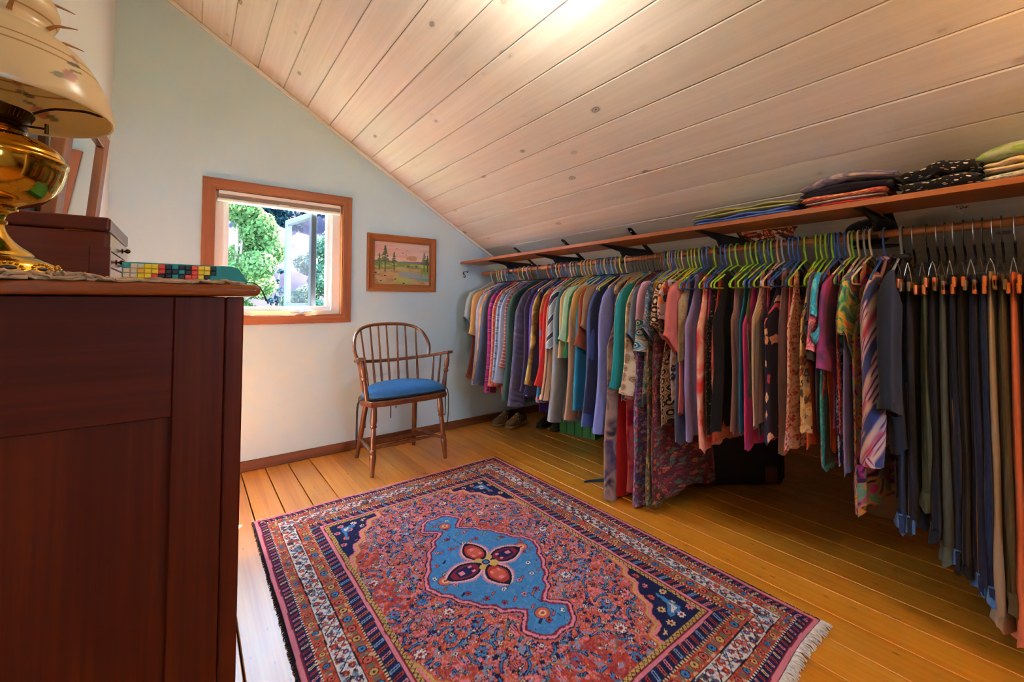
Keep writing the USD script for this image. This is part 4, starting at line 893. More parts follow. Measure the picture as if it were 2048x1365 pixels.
# ------------------------------------------------------------------ shelf, brackets and rail
SHX0, SHX1, SHZ = 1.92, 2.165, 1.473
sh = thing('shelf', 'long wooden shelf board above the clothes rail', 'shelf', (SHX0, YG, SHZ))
part(sh, 'board', box(0, SHX1 - SHX0, -3.392, -.0005, -.021, 0, .0015), M['shelf_wood'], smooth=False)
PX, PZ, PR = 2.161, 1.375, .0155
rl = thing('clothes_rail', 'round wooden clothes rail under the shelf', 'rail', (PX, YG, PZ))
part(rl, 'pole', turned((0, -.0005, 0), (0, -3.392, -.004), [(0, PR), (1, PR)]), M['pole_wood'], smooth=50)
BRY = [2.857, 2.27, 1.662, 1.055, .440]
BLAB = ['black steel shelf bracket nearest the gable wall', 'second black steel shelf bracket from the gable wall', 'third black steel shelf bracket from the gable wall, above the wire hooks', 'fourth black steel shelf bracket from the gable wall, left of the draped scarf', 'fifth black steel shelf bracket from the gable wall, beside the dark cap']
t_ = .010
def bracket(loc, label):
    b = thing('shelf_bracket', label, 'bracket', loc, 0, 'black brackets under the shelf')
    def plate(pts, y0=-t_ / 2, y1=t_ / 2): return wall_y(Polygon(pts), y0, y1)
    part(b, 'arm', cat_([plate([(1.945, -.0215), (2.40, -.0215), (2.40, -.034), (2.25, -.046), (2.20, -.075), (2.172, -.082), (2.150, -.082), (2.125, -.052), (2.05, -.040), (1.95, -.028)]), box(1.945, 2.40, -.016, .016, -.0245, -.0213)]), M['black_steel'], smooth=False)
    hk = [(2.161 + .0225 * math.cos(a), 0, -.098 + .0225 * math.sin(a)) for a in np.linspace(math.radians(75), math.radians(-170), 18)]
    part(b, 'rail_hook', ribbon_xz(hk, .022, .005), M['black_steel'], smooth=False)
    dirs = np.array([math.cos(SL), -math.sin(SL)]); nrm = np.array([math.sin(SL), math.cos(SL)])
    p0 = np.array([2.215, zc(2.215) - SHZ]); L = .34
    def sp(s, tt, y): 
        c = p0 + dirs * s - nrm * tt; return (c[0], y, c[1])
    rr = []
    for s0_, w0 in ((0, .009), (.012, .015), (L - .012, .015), (L, .009)):
        rr += [sp(s0_, .0012, -w0), sp(s0_, .0012, w0), sp(s0_, .006, w0), sp(s0_, .006, -w0)]
    part(b, 'mount_strip', trimesh.convex.convex_hull(np.array(rr)), M['black_steel'], smooth=False)
    part(b, 'brace', plate([(2.19, -.07), (2.225, -.05), (2.36, -.034), (2.44, tuple(p0 + dirs * .26 - nrm * .006)[1]), (2.47, tuple(p0 + dirs * .295 - nrm * .006)[1]), (2.40, -.06), (2.30, -.075)], -.004, .004), M['black_steel'], smooth=False)
    part(b, 'screw', cat_([trimesh.creation.icosphere(1, .006).apply_translation(sp(s, .007, 0)) for s in (.03, .12, .30)]), M['steel'])
    return b
def ribbon_xz(pts, w, t):
    """strip bent in the xz plane, w wide along y"""
    P_ = np.asarray(pts, float); tan = np.gradient(P_, axis=0); tan /= np.linalg.norm(tan, axis=1, keepdims=True); nr = np.stack([-tan[:, 2], 0 * tan[:, 0], tan[:, 0]], 1)
    V = np.stack([P_ + nr * (a * t / 2) + np.array([0, b * w / 2, 0]) for a, b in ((1, 1), (1, -1), (-1, -1), (-1, 1))], 1).reshape(-1, 3); F = []
    for i in range(len(P_) - 1):
        for k in range(4):
            l = (k + 1) % 4; F += [[i * 4 + k, i * 4 + l, i * 4 + 4 + l], [i * 4 + k, i * 4 + 4 + l, i * 4 + 4 + k]]
    e = (len(P_) - 1) * 4; F += [[0, 1, 2], [0, 2, 3], [e, e + 2, e + 1], [e, e + 3, e + 2]]
    return trimesh.Trimesh(V, F, process=False)
b0 = bracket((0, BRY[0], SHZ), BLAB[0])
for y_, l_ in zip(BRY[1:], BLAB[1:]): copy_of(b0, 'shelf_bracket', (0, y_, SHZ), 0, l_)

# ------------------------------------------------------------------ hangers
HC = {'white': 'd8dcdc', 'mint': '9cc89c', 'peach': 'e8b088', 'lilac': 'b8a8c8', 'blue': '3c60a8', 'cream': 'e0cc9c', 'tan': 'c09a70', 'brown': '8a4c34', 'coral': 'd07058', 'orange': 'd8903c', 'teal': '1c8c6c', 'gold': 'd8a848', 'silver': 'a8b0bc', 'sky': '6cb4d4', 'yellow': 'd4cc38', 'lime': '98c828', 'pink': 'd88ca0', 'grey': '9a9ca0', 'navy': '3a4870'}
_hm = {k: plain('hanger_' + k, v, .35, spec=.5) for k, v in HC.items()}
M['velvet'] = plain('velvet', 'a08c68', .95, noise=.1, nscale=50); M['velvet_dark'] = plain('velvet_dark', '4a1c1c', .95)
M['brass_wire'] = plain('brass_wire', 'a8843c', .3, 1.0); M['dark_wire'] = plain('dark_wire', '5a5048', .35, 1.0)
HS = .198                                        # half width of a hanger
def hook_pts(r=.0215, zn=-.085):
    a = np.radians(np.linspace(-40, 180, 16)); P_ = [(r * math.cos(t), 0, r * math.sin(t)) for t in a]
    return P_ + [(-r, 0, -.02), (-r * .9, 0, -.045), (-r * .35, 0, -.066), (0, 0, zn)]
_hang = {}
def hanger(kind, y, rot, label):
    group = 'plastic hangers on the rail' if kind in HC else 'velvet hangers on the rail'
    if kind in _hang: return copy_of(_hang[kind], 'clothes_hanger', (PX, y, PZ), rot, label, group)
    h = thing('clothes_hanger', label, 'hanger', (PX, y, PZ), rot, group); _hang[kind] = h
    if kind in HC:
        part(h, 'hook', tube(hook_pts(), .0041, 7), _hm[kind])
        L = [(0, 0, -.085), (-.05, 0, -.104), (-.165, 0, -.163), (-.192, 0, -.176), (-.200, 0, -.188), (-.196, 0, -.199), (-.182, 0, -.203), (-.09, 0, -.203)]
        fr = L + [(0, 0, -.203)] + [(-x, 0, z) for x, _, z in L[::-1][:-1]]
        part(h, 'frame', tube(np.array(fr), .0041, 7, closed=True), _hm[kind])
    else:
        wire = M['brass_wire'] if kind == 'brass' else M['dark_wire']; cloth = M['velvet_dark'] if kind == 'brass' else M['velvet']
        part(h, 'hook', tube(hook_pts(.020, -.09), .0016, 6), wire)
        L = [(-.022, -.094), (-.06, -.106), (-.12, -.130), (-.17, -.157), (-.197, -.182), (-.205, -.20), (-.20, -.216), (-.185, -.222), (-.09, -.222)]
        fr = [(0, -.088)] + L + [(0, -.222)] + [(-x, z) for x, z in L[::-1]]
        outer = Polygon(fr).buffer(.006); inner_p = Polygon(fr).buffer(-.006)
        part(h, 'frame', wall_y(outer.difference(inner_p), -.0028, .0028), cloth, smooth=False)
    return h

# ------------------------------------------------------------------ clothes
def body(ztop, Wt, Tt, hem, seed, folds=.006, nu=60, nv=34, flare_y=0.0, nf=2.0):
    r = np.random.default_rng(seed)
    th = np.linspace(0, 2 * np.pi, nu + 1); t = np.linspace(0, 1, nv)[:, None] ** .9
    c, s = np.cos(th), np.sin(th); xn = np.sign(c) * np.abs(c) ** .8; yn = np.sign(s) * np.abs(s) ** .65
    Wv_ = Wt(t); X_ = Wv_ * xn; zt = ztop(Wt(np.zeros((1, 1))) * xn)
    hz = hem + .010 * np.sin(3 * th + r.uniform(0, 6)) + .006 * np.sin(7 * th + r.uniform(0, 6))
    Z_ = zt * (1 - t) + hz * t
    A = folds * np.clip(t * 1.6, 0, 1)
    sway = A * (np.sin(nf * 2.2 * xn + r.uniform(0, 6) + 1.5 * t) + .6 * np.sin(nf * 4.7 * xn + r.uniform(0, 6) - 2 * t)) + A * .5 * np.sin(2.2 * t * np.pi + r.uniform(0, 6))
    T_ = Tt(t) * (1 + .5 * np.sin(nf * 6 * xn + r.uniform(0, 6)) * np.clip(t, 0, 1)) + flare_y * t ** 2
    Y_ = yn * T_ + sway
    X_ = X_ + .007 * np.sin(5 * Z_ * 2.5 + r.uniform(0, 6)) * t * np.abs(xn) - .004 * np.cos(9 * Z_ + r.uniform(0, 6)) * t
    uv = np.zeros(Z_.shape + (2,)); uv[..., 1] = Z_
    uv[..., 0] = th[None, :] / np.pi * Wv_ * 1.05 + seed * .37
    V = np.stack([X_, Y_, Z_], -1).reshape(-1, 3)
    return trimesh.Trimesh(V, grid_faces(nu + 1, nv), process=False), uv.reshape(-1, 2)
def sleeve(side, sw, zend, seed, wide, thick, flare=1.0, out=.03, nu=22, nv=18):
    r = np.random.default_rng(seed); th = np.linspace(0, 2 * np.pi, nu + 1)
    P_ = smooth_path([(side * (sw - .075), -.185), (side * (sw - .03), -.212), (side * (sw + .004), -.262), (side * (sw + out * .5), (zend - .24) * .5 - .075), (side * (sw + out + r.uniform(-.012, .012)), zend)], nv) if zend < -.28 else \
        smooth_path([(side * (sw - .075), -.185), (side * (sw - .03), -.212), (side * (sw + .004), -.258), (side * (sw + out), min(zend, -.30))], nv)
    tan = np.gradient(P_, axis=0); tan /= np.linalg.norm(tan, axis=1, keepdims=True); nr = np.stack([-tan[:, 1], tan[:, 0]], 1)
    t = np.linspace(0, 1, nv); w = wide * (.95 + (flare - 1) * t) * np.clip(.42 + 2.4 * t, 0, 1); k = thick * np.clip(.35 + 3 * t, 0, 1)
    ph = r.uniform(0, 6); V = np.zeros((nv, nu + 1, 3))
    for i in range(nv):
        a = w[i] * np.sign(np.cos(th)) * np.abs(np.cos(th)) ** .85; b = k[i] * np.sign(np.sin(th)) * np.abs(np.sin(th)) ** .75 * (1 + .35 * np.sin(3 * a / wide + ph))
        V[i, :, 0] = P_[i, 0] + nr[i, 0] * a; V[i, :, 2] = P_[i, 1] + nr[i, 1] * a; V[i, :, 1] = b + .006 * t[i] * math.sin(5 * t[i] + ph)
    d = np.r_[0, np.cumsum(np.linalg.norm(np.diff(P_, axis=0), axis=1))]
    uv = np.stack([np.broadcast_to(th / np.pi * wide, (nv, nu + 1)) + seed * .21, np.broadcast_to(-d[:, None], (nv, nu + 1))], -1)
    return trimesh.Trimesh(V.reshape(-1, 3), grid_faces(nu + 1, nv), process=False), uv.reshape(-1, 2), P_[-1], w[-1], k[-1], tan[-1]
WIDER = {'sheer beige': -.05, 'rose pink': -.04, 'charcoal grey tank': -.04, 'raspberry': -.03, 'large peach and red': .025, 'dense red ditsy': .015, 'large brown and grey': .03, 'red and cream tie': .02, 'lavender tank': .01, 'magenta tank': -.03, 'leopard': -.012, 'cream and beige striped': .015, 'hot pink': .012, 'grey lavender': .03, 'plain black dress': .0, 'bandana': .012, 'scattered small': -.02, 'bright orange': -.03}
CATN = {'tee': ('t_shirt', 't-shirt'), 'shirt': ('shirt', 'shirt'), 'coat': ('jacket', 'jacket'), 'tank': ('tank_top', 'top'), 'dress': ('dress', 'dress'), 'maxi': ('maxi_dress', 'dress'), 'tunic': ('tunic', 'tunic')}
def garment(kind, y, rot, hem, slv, spec, label, T, seed):
    nm, ca = CATN[kind]; r = np.random.default_rng(seed)
    g = thing(nm, label, ca, (PX, y, PZ), rot, 'clothes hanging on the rail'); F_ = fabric(spec)
    hz, ez = hem - PZ, slv - PZ
    if kind in ('tee', 'shirt', 'coat', 'tunic'):
        sw = HS + {'tee': -.006, 'shirt': -.008, 'coat': .012, 'tunic': -.006}[kind] + r.uniform(-.014, .010)
        zt = lambda x: -.096 - np.clip(np.abs(x) - .05, 0, 1) / (sw - .05) * .125 - np.clip(1 - np.abs(x) / .07, 0, 1) * .022
        w1 = sw - .012; wh = w1 + {'tee': .02, 'shirt': .02, 'coat': .02, 'tunic': .055}[kind]
        part(g, 'body', *_mm(body(zt, lambda t: w1 - .018 * np.sin(np.pi * np.clip(t * 1.6, 0, 1)) + (wh - w1) * t, lambda t: T * (.55 + .45 * np.clip(t * 5, 0, 1)), hz, seed, folds=T * .45), F_))
        if slv:
            wide, fl_ = {'tee': (.084, 1.12), 'shirt': (.082, .72), 'coat': (.09, .80), 'tunic': (.08, 1.25)}[kind]
            for sd_ in (-1, 1):
                m, uv, pe, we, ke, te = sleeve(sd_, sw, ez, seed + sd_ + 5, wide, T * 1.05 + .003, fl_, r.uniform(.03, .06) if kind in ('tee', 'tunic') else r.uniform(.05, .125))
                s_ = part(g, 'sleeve', m, F_, True, uv)
                if kind in ('shirt', 'coat'):
                    cz = np.array([pe - te * .028, pe + te * .004]); nr_ = np.array([-te[1], te[0]]); th = np.linspace(0, 2 * np.pi, 19); V = []
                    for c_ in cz: V.append(np.stack([c_[0] + nr_[0] * we * 1.03 * np.cos(th), (ke + .0015) * np.sin(th), c_[1] + nr_[1] * we * 1.03 * np.cos(th)], -1))
                    part(s_, 'cuff', trimesh.Trimesh(np.vstack(V), grid_faces(19, 2), process=False), F_, True, np.stack([np.tile(th / np.pi * we, 2), np.repeat([.3, .34], 19)], -1))
        if kind in ('shirt', 'coat'):
            th = np.linspace(0, 2 * np.pi, 25); V = []
            for rx, zz0 in ((.056, -.112), (.060, -.086), (.066, -.104)): V.append(np.stack([rx * np.cos(th), np.clip(T, .006, .02) * 1.1 * np.sin(th) * rx / .058, zz0 - .012 * np.abs(np.cos(th)) * 0 - .006 * np.cos(th) ** 2], -1))
            part(g, 'collar', trimesh.Trimesh(np.vstack(V), grid_faces(25, 3), process=False), F_, True, np.stack([np.tile(th * .02, 3), np.repeat([0, .03, .05], 25)], -1))
    else:
        w0 = r.uniform(.112, .150); wb = {'tank': r.uniform(.17, .205), 'dress': r.uniform(.19, .215), 'maxi': .215}[kind]; wh = wb + {'tank': .02, 'dress': .035, 'maxi': .05}[kind]
        sin_ = w0 - r.uniform(.03, .05); dp = r.uniform(.10, .16)
        zt = lambda x: -.096 - np.clip((np.abs(x) - .05) * .51, 0, 1) - (dp + .05) * (1 / (1 + np.exp((np.abs(x) - sin_) * 260)))
        for key_, dw_ in WIDER.items():
            if key_ in label: wb += dw_; wh += dw_ * 1.2
        if 'bright red' in label: wb += .012; wh += .02
        if 'purple and tan' in label: wb += .05; wh += .06
        if 'crimson' in label: wb -= .03; wh -= .05
        part(g, 'body', *_mm(body(zt, lambda t: w0 + (wb - w0) * np.clip(t / .30, 0, 1) ** 2.0 + (wh - wb) * t, lambda t: T * (.45 + .55 * np.clip(t * 3.5, 0, 1)), hz, seed, folds=T * .5, nf=3.0, flare_y=.014 if kind == 'maxi' else 0.0), F_))
    return g
def _mm(bu, mat_):
    return bu[0], mat_, True, bu[1]

# height data: (rail position y, kind, hem height, sleeve end height, cloth, hanger colour, label)
GARMENTS = [
 (3.101, 'tee', 0.518, 0.915, 'plain:9fb4c4', 'white', 'pale blue t-shirt against the gable wall, first on the rail'),
 (3.013, 'tee', 0.487, 0.818, 'plain:d2a468', 'mint', 'ochre short-sleeved t-shirt on the first mint hanger by the gable wall'),
 (2.982, 'shirt', 0.52, 0.473, 'plain:6e3326', 'peach', 'rust brown long-sleeved shirt half hidden behind the ochre t-shirt'),
 (2.944, 'shirt', 0.463, 0.425, 'plain:a3acd2', 'white', 'lavender blue long-sleeved shirt next to the rust brown one'),
 (2.892, 'shirt', 0.463, 0.469, 'plaid:c89558,8d7c86,a5653d', 'lilac', 'tan plaid shirt between the lavender blue shirt and the magenta plaid one'),
 (2.848, 'shirt', 0.445, 0.451, 'plain:4e5a72', 'blue', 'slate blue shirt squeezed beside the tan plaid shirt'),
 (2.784, 'shirt', 0.438, 0.398, 'plaid:8e1f56,3a2468,d04a78', 'blue', 'magenta and purple plaid flannel shirt near the gable wall'),
 (2.708, 'shirt', 0.368, 0.457, 'plaid:c24a50,d08a74,8a2b35', 'tan', 'coral red plaid shirt with bright red hem above the sneakers'),
 (2.654, 'shirt', 0.466, 0.511, 'plaid:64809c,2c3a52,a9b4be', 'cream', 'blue and grey plaid shirt in the group by the gable wall'),
 (2.596, 'shirt', 0.456, 0.5, 'plain:8a9cc0', 'lilac', 'faded denim blue shirt beside the blue and grey plaid one'),
 (2.551, 'shirt', 0.444, 0.619, 'stripe:7b4a50,a5807a,5a3440', 'brown', 'maroon heathered striped shirt beside the dark green coat'),
 (2.471, 'coat', 0.35, 0.38, 'plain:2b4644', 'blue', 'long dark bottle green coat hanging above the sneakers'),
 (2.354, 'coat', 0.411, 0.369, 'quilt:4d4a66', 'coral', 'dark plum quilted jacket with rippled sleeve'),
 (2.304, 'shirt', 0.413, 0.473, 'plain:33284a', 'blue', 'dark plum shirt right after the quilted jacket'),
 (2.26, 'shirt', 0.334, 0.456, 'plain:54409a', 'cream', 'purple long shirt whose hem hangs below its neighbours'),
 (2.228, 'shirt', 0.462, 0.537, 'tie:8a6a2a,4a3a20,b09a58', 'orange', 'olive gold patterned shirt left of the southwest print shirt'),
 (2.196, 'shirt', 0.433, 0.473, 'plain:262744', 'blue', 'dark navy shirt just left of the southwest print shirt'),
 (2.16, 'shirt', 0.473, 0.436, 'southwest:a8603a,2f6f96,b8a468,a83030', 'blue', 'southwest print shirt with blue, red and tan blotches and buttoned cuff'),
 (2.114, 'shirt', 0.4, 0.554, 'plain:b62a2c', 'white', 'bright red shirt right of the southwest print shirt'),
 (2.085, 'shirt', 0.333, 0.469, 'vstripe:d0a684,7d5a48,e0c4a4', 'tan', 'tan pinstriped shirt with banded cuff right of the bright red shirt'),
 (2.055, 'tee', 0.458, 0.783, 'dstripe:9fb2c4,2c3a58,e6ddd0', 'teal', 'white and navy striped short-sleeved shirt above the tan pinstriped cuff'),
 (2.012, 'shirt', 0.319, 0.337, 'plain:858a94', 'gold', 'grey long-sleeved top left of the taupe sweater'),
 (1.98, 'tee', 0.472, 0.831, 'plain:2f5a66', 'silver', 'dark teal t-shirt behind the mint green t-shirt'),
 (1.952, 'tee', 0.685, 0.75, 'plain:e6c094', 'gold', 'cream peach t-shirt whose sleeve pokes below the mint one'),
 (1.921, 'tee', 0.721, 0.836, 'plain:9cc4a8', 'gold', 'mint green t-shirt in the middle of the gable-wall group'),
 (1.876, 'shirt', 0.377, 0.385, 'plain:a8866c', 'peach', 'taupe sweater with ribbed cuff, left of the teal green hem'),
 (1.855, 'tee', 0.45, 0.742, 'plain:2f7a5c', 'blue', 'deep green t-shirt with wide sleeve under the tan gold one'),
 (1.829, 'tee', 0.499, 0.831, 'plain:c29a5e', 'sky', 'tan gold t-shirt left of the taupe brown t-shirt'),
 (1.804, 'shirt', 0.466, 0.455, 'plain:1f7898', 'cream', 'teal blue long-sleeved top beside the taupe sweater'),
 (1.775, 'tee', 0.63, 0.811, 'plain:8a4630', 'blue', 'rust red t-shirt whose rolled sleeve shows under the taupe brown one'),
 (1.746, 'tee', 0.68, 0.904, 'plain:8a705c', 'sky', 'taupe brown short-sleeved t-shirt left of the navy sweatshirt'),
 (1.715, 'shirt', 0.37, 0.378, 'plain:44588e', 'lilac', 'navy blue sweatshirt left of the periwinkle sweatshirt'),
 (1.679, 'shirt', 0.49, 0.456, 'plain:2c3048', 'yellow', 'near-black navy pullover wedged against the periwinkle sweatshirt'),
 (1.641, 'shirt', 0.401, 0.362, 'plain:7a84c8', 'peach', 'periwinkle blue sweatshirt with long gathered cuff'),
 (1.589, 'maxi', 0.012, 0.0, 'tie:2a2038,a08478,4a3a5c', 'velvet', 'floor-length purple and tan tie-dyed maxi dress, first to reach the floor'),
 (1.564, 'dress', 0.418, 0.0, 'animal:16120f,c49c74', 'velvet', 'black and tan animal print dress beneath the beige velvet hangers'),
 (1.539, 'maxi', 0.012, 0.0, 'plain:b81f22', 'velvet', 'floor-length bright red maxi dress'),
 (1.518, 'tunic', 0.555, 0.638, 'floral:eac6ae,5a5a8a,b0a060,8a90b0', 'velvet', 'peach tunic with purple leaf print, flaring beside the teal cardigan'),
 (1.497, 'maxi', 0.046, 0.0, 'tie:c4243c,d86a70,a01c38', 'velvet', 'pink and crimson maxi dress just right of the red maxi dress'),
 (1.477, 'coat', 0.59, 0.631, 'plain:1f8c94', 'velvet', 'bright teal long-sleeved cardigan left of the cream blouse'),
 (1.44, 'shirt', 0.555, 0.609, 'embroid:c8a884,6a5a48,e0cca8', 'velvet', 'cream embroidered blouse with a scrollwork cuff'),
 (1.42, 'maxi', 0.012, 0.0, 'sprig:6a4a8a,c86a4a,48988c,d8a0b0', 'brass', 'floor-length patchwork floral maxi dress in purple and orange'),
 (1.404, 'shirt', 0.481, 0.581, 'plain:94625a', 'brass', 'dusty rose shirt beside the cream embroidered blouse'),
 (1.391, 'tee', 0.545, 0.877, 'plain:6c7a94', 'brass', 'slate blue-grey t-shirt left of the medallion print tunic'),
 (1.375, 'tee', 0.688, 0.985, 'plain:c89cb4', 'brown', 'lilac pink short-sleeved top'),
 (1.366, 'tunic', 0.603, 0.839, 'medallion:d8ccbc,1f7a86,2c3c62,48a0a0', 'blue', 'cream tunic with teal medallion print'),
 (1.347, 'maxi', 0.043, 0.0, 'sprig:4a4230,8a3c2a,5c7a5a,b08838', 'lime', 'floor-length dark olive and rust floral maxi dress'),
 (1.335, 'tee', 0.495, 0.915, 'paisley:5c7488,c8b8b0,2c4256', 'pink', 'blue-grey paisley blouse with short flared sleeve'),
 (1.32, 'tank', 0.454, 0.0, 'tie:e0a89a,e8c4ae,d05c54', 'blue', 'peach and pink tie-dyed top right of the medallion print tunic'),
 (1.296, 'tee', 0.47, 0.931, 'floral:d8a06c,b0702c,e8d4b4,8a4a30', 'lilac', 'cream and orange floral blouse left of the ring print tunic'),
 (1.278, 'maxi', 0.097, 0.0, 'sprig:5a2430,803040,486a5a,b05a38', 'lime', 'floor-length wine red floral maxi dress, last of the long dresses'),
 (1.26, 'tunic', 0.473, 0.933, 'rings:c8a07c,2a211c,dcc4a4', 'peach', 'brown and black ring print tunic'),
 (1.223, 'tee', 0.608, 1.004, 'floral:c8b8b8,a83c34,28345a,d88a50', 'lime', 'white, red and navy small floral blouse right of the ring print tunic'),
 (1.206, 'tank', 0.395, 0.0, 'plain:5a6684', 'yellow', 'slate denim-blue skirted top with rounded hem below the ring print tunic'),
 (1.186, 'tee', 0.539, 0.883, 'plain:cf6e64', 'yellow', 'salmon pink top with wide flared sleeve'),
 (1.159, 'tank', 0.813, 0.0, 'weave:d0b48c,a88a64', 'lime', 'short beige crochet top ending above a navy hem'),
 (1.143, 'tank', 0.529, 0.0, 'plain:2c2c60', 'blue', 'dark navy tank top under the beige crochet top'),
 (1.119, 'tank', 0.432, 0.0, 'plain:8c84b8', 'blue', 'lavender tank top left of the coral tie-dyed tank'),
 (1.081, 'tank', 0.401, 0.0, 'tie:e8705a,f0b89c,d83c38', 'lime', 'long coral, red and cream tie-dyed tank top'),
 (1.048, 'tank', 0.578, 0.0, 'plain:b4407e', 'blue', 'magenta tank top right of the coral tie-dyed tank'),
 (1.026, 'dress', 0.484, 0.0, 'leopard:1a1512,a08858', 'blue', 'black dress with leopard print hem'),
 (1.002, 'tank', 0.453, 0.0, 'tie:d8604a,b03c34,e09a70', 'lime', 'coral red tie-dyed top peeking below the leopard hem'),
 (0.971, 'dress', 0.511, 0.0, 'plain:18161a', 'lime', 'plain black dress in the wide gap between green hangers'),
 (0.927, 'tank', 0.499, 0.0, 'plain:93707c', 'lime', 'mauve tank top, left one of the mauve pair'),
 (0.901, 'tank', 0.528, 0.0, 'plain:8a6860', 'lime', 'taupe mauve gathered tank top, right one of the mauve pair'),
 (0.879, 'tank', 0.524, 0.0, 'plain:176a86', 'lime', 'peacock blue tank top right of the mauve pair'),
 (0.862, 'tank', 0.673, 0.0, 'tie:6a7a58,4a5a44,90946c', 'blue', 'olive green mottled tank with draped side'),
 (0.841, 'tank', 0.464, 0.0, 'plain:d8408a', 'lime', 'hot pink tank dress left of the cream striped tank'),
 (0.824, 'tank', 0.507, 0.0, 'plain:5a5c70', 'blue', 'charcoal grey tank showing below the cream striped tank'),
 (0.812, 'tank', 0.568, 0.0, 'vstripe:d8c8b4,b8a090,e8dcc8', 'lime', 'cream and beige striped linen tank'),
 (0.788, 'tank', 0.533, 0.0, 'plain:a83460', 'peach', 'raspberry tank left of the navy flowered dress'),
 (0.766, 'dress', 0.513, 0.0, 'flowers:20203a,e8b090,d86070', 'silver', 'dark navy dress with scattered small blossoms, left of the larger blossom one'),
 (0.739, 'dress', 0.529, 0.0, 'flowers:1c1e3e,f0c8a0,e05a6a', 'blue', 'navy dress with large peach and red blossoms'),
 (0.722, 'dress', 0.467, 0.0, 'plain:b89a90', 'blue', 'sheer beige slip with pointed hem'),
 (0.705, 'dress', 0.537, 0.0, 'plain:c85a6a', 'blue', 'rose pink dress left of the red and cream ditsy one'),
 (0.679, 'dress', 0.507, 0.0, 'ditsy:e8bca0,c83c48,d88a78', 'lime', 'cream dress with dense red ditsy flowers'),
 (0.638, 'dress', 0.598, 0.0, 'floral:d0a05c,8a3c24,4a4438,e4c890', 'lime', 'mustard dress with large brown and grey daisies'),
 (0.619, 'dress', 0.535, 0.0, 'plain:b84a24', 'lime', 'rust orange dress behind the mustard daisy dress'),
 (0.602, 'tee', 0.579, 1.035, 'plain:4e5068', 'lime', 'charcoal slate t-shirt just right of the rust orange dress'),
 (0.59, 'tee', 0.454, 1.051, 'batik:2a98a8,60c0c4', 'navy', 'turquoise batik t-shirt above the pink red one'),
 (0.579, 'tee', 0.463, 0.897, 'batik:d0506a,e89088', 'lime', 'pink red batik t-shirt beneath the turquoise one'),
 (0.571, 'tank', 0.523, 0.0, 'plain:d85a20', 'blue', 'bright orange top whose hem shows beneath the charcoal t-shirt'),
 (0.556, 'tee', 0.484, 0.856, 'plain:34302a', 'blue', 'black olive t-shirt with wide dark sleeve'),
 (0.537, 'tank', 0.603, 0.0, 'paisley:b83430,e8c8bc,8a2020', 'blue', 'red bandana print top with paisley swirls'),
 (0.521, 'tee', 0.618, 0.839, 'tie:5a3c68,a03c70,3c3450', 'cream', 'purple and magenta tie-dyed t-shirt'),
 (0.51, 'tank', 0.494, 0.0, 'batik:1c2860,b0b8d8', 'lime', 'navy and white shibori top'),
 (0.492, 'tank', 0.471, 0.0, 'plain:8078a8', 'cream', 'grey lavender long top'),
 (0.471, 'tee', 0.429, 0.93, 'rainbow:d84830,e8a030,48a060,30304a,c83478', 'grey', 'red, yellow and green tie-dyed t-shirt'),
 (0.453, 'tank', 0.33, 0.0, 'rainbow:30203a,d8307a,48a078,e8802c,1c1c24', 'cream', 'long dark tie-dyed top with neon pink and orange bursts'),
 (0.413, 'shirt', 0.567, 0.532, 'ikat:c8a8b0,b03448,38427a,d8b088', 'blue', 'pink, navy and cream ikat print shirt'),
 (0.363, 'coat', 0.581, 0.732, 'plain:1e2430', 'grey', 'black denim jacket on the last plastic hanger'),
]
TROUSERS = [
 (0.359, 0.313, 'denim:263a66', 'dark blue jeans with rolled waistband, first of the trousers'),
 (0.332, 0.314, 'denim:1c2130', 'blue-black jeans with orange seam stitching, second of the trousers'),
 (0.294, 0.407, 'plain:454f3c', 'olive green jogger trousers with ribbed cuffs'),
 (0.268, 0.314, 'plain:161b28', 'black navy trousers right of the olive joggers'),
 (0.247, 0.248, 'plain:4c5652', 'grey green jeans with pale blue waist lining'),
 (0.226, 0.252, 'denim:1c253e', 'indigo jeans with copper rivet and pocket stitching'),
 (0.201, 0.232, 'plain:121216', 'plain black trousers between the indigo jeans and the navy jeans'),
 (0.177, 0.2, 'denim:1a2240', 'navy jeans with stitched back pocket'),
 (0.156, 0.174, 'denim:1c2c54', 'dark blue jeans with a deep turned-up blue waistband'),
 (0.134, 0.107, 'plain:a8967e', 'ivory beige trousers with pale waistband'),
 (0.113, 0.175, 'plain:5a4e34', 'olive brown trousers left of the coral pair'),
 (0.086, 0.079, 'plain:e07850', 'bright coral pink trousers near the right edge'),
 (0.063, 0.079, 'plain:222844', 'dark navy trousers at the right edge of the view'),
]

_gs = sorted(GARMENTS, key=lambda g: -g[0]); _ys = [g[0] for g in _gs]
for i, (y, kind, hem, slv, spec, hcol, label) in enumerate(_gs):
    gaps = [abs(y - _ys[j]) for j in (i - 1, i + 1) if 0 <= j < len(_ys)]
    T = float(np.clip(.44 * np.mean(gaps), .008, .021)); rr_ = np.random.default_rng(100 + i); rot = float(rr_.uniform(-7, 5))
    garment(kind, y, rot, hem, slv, spec, label, T, 100 + i)
    words = label.split(',')[0]
    short = ' '.join(words.split()[:9]); hc_ = {'sky': 'sky blue', 'lime': 'lime green', 'mint': 'mint green', 'gold': 'golden yellow'}.get(hcol, hcol)
    hname = {'velvet': 'beige velvet', 'brass': 'dark velvet brass-hooked'}.get(hcol, hc_ + ' plastic')
    hanger(hcol, y, rot, f'{hname} hanger holding the {short}')

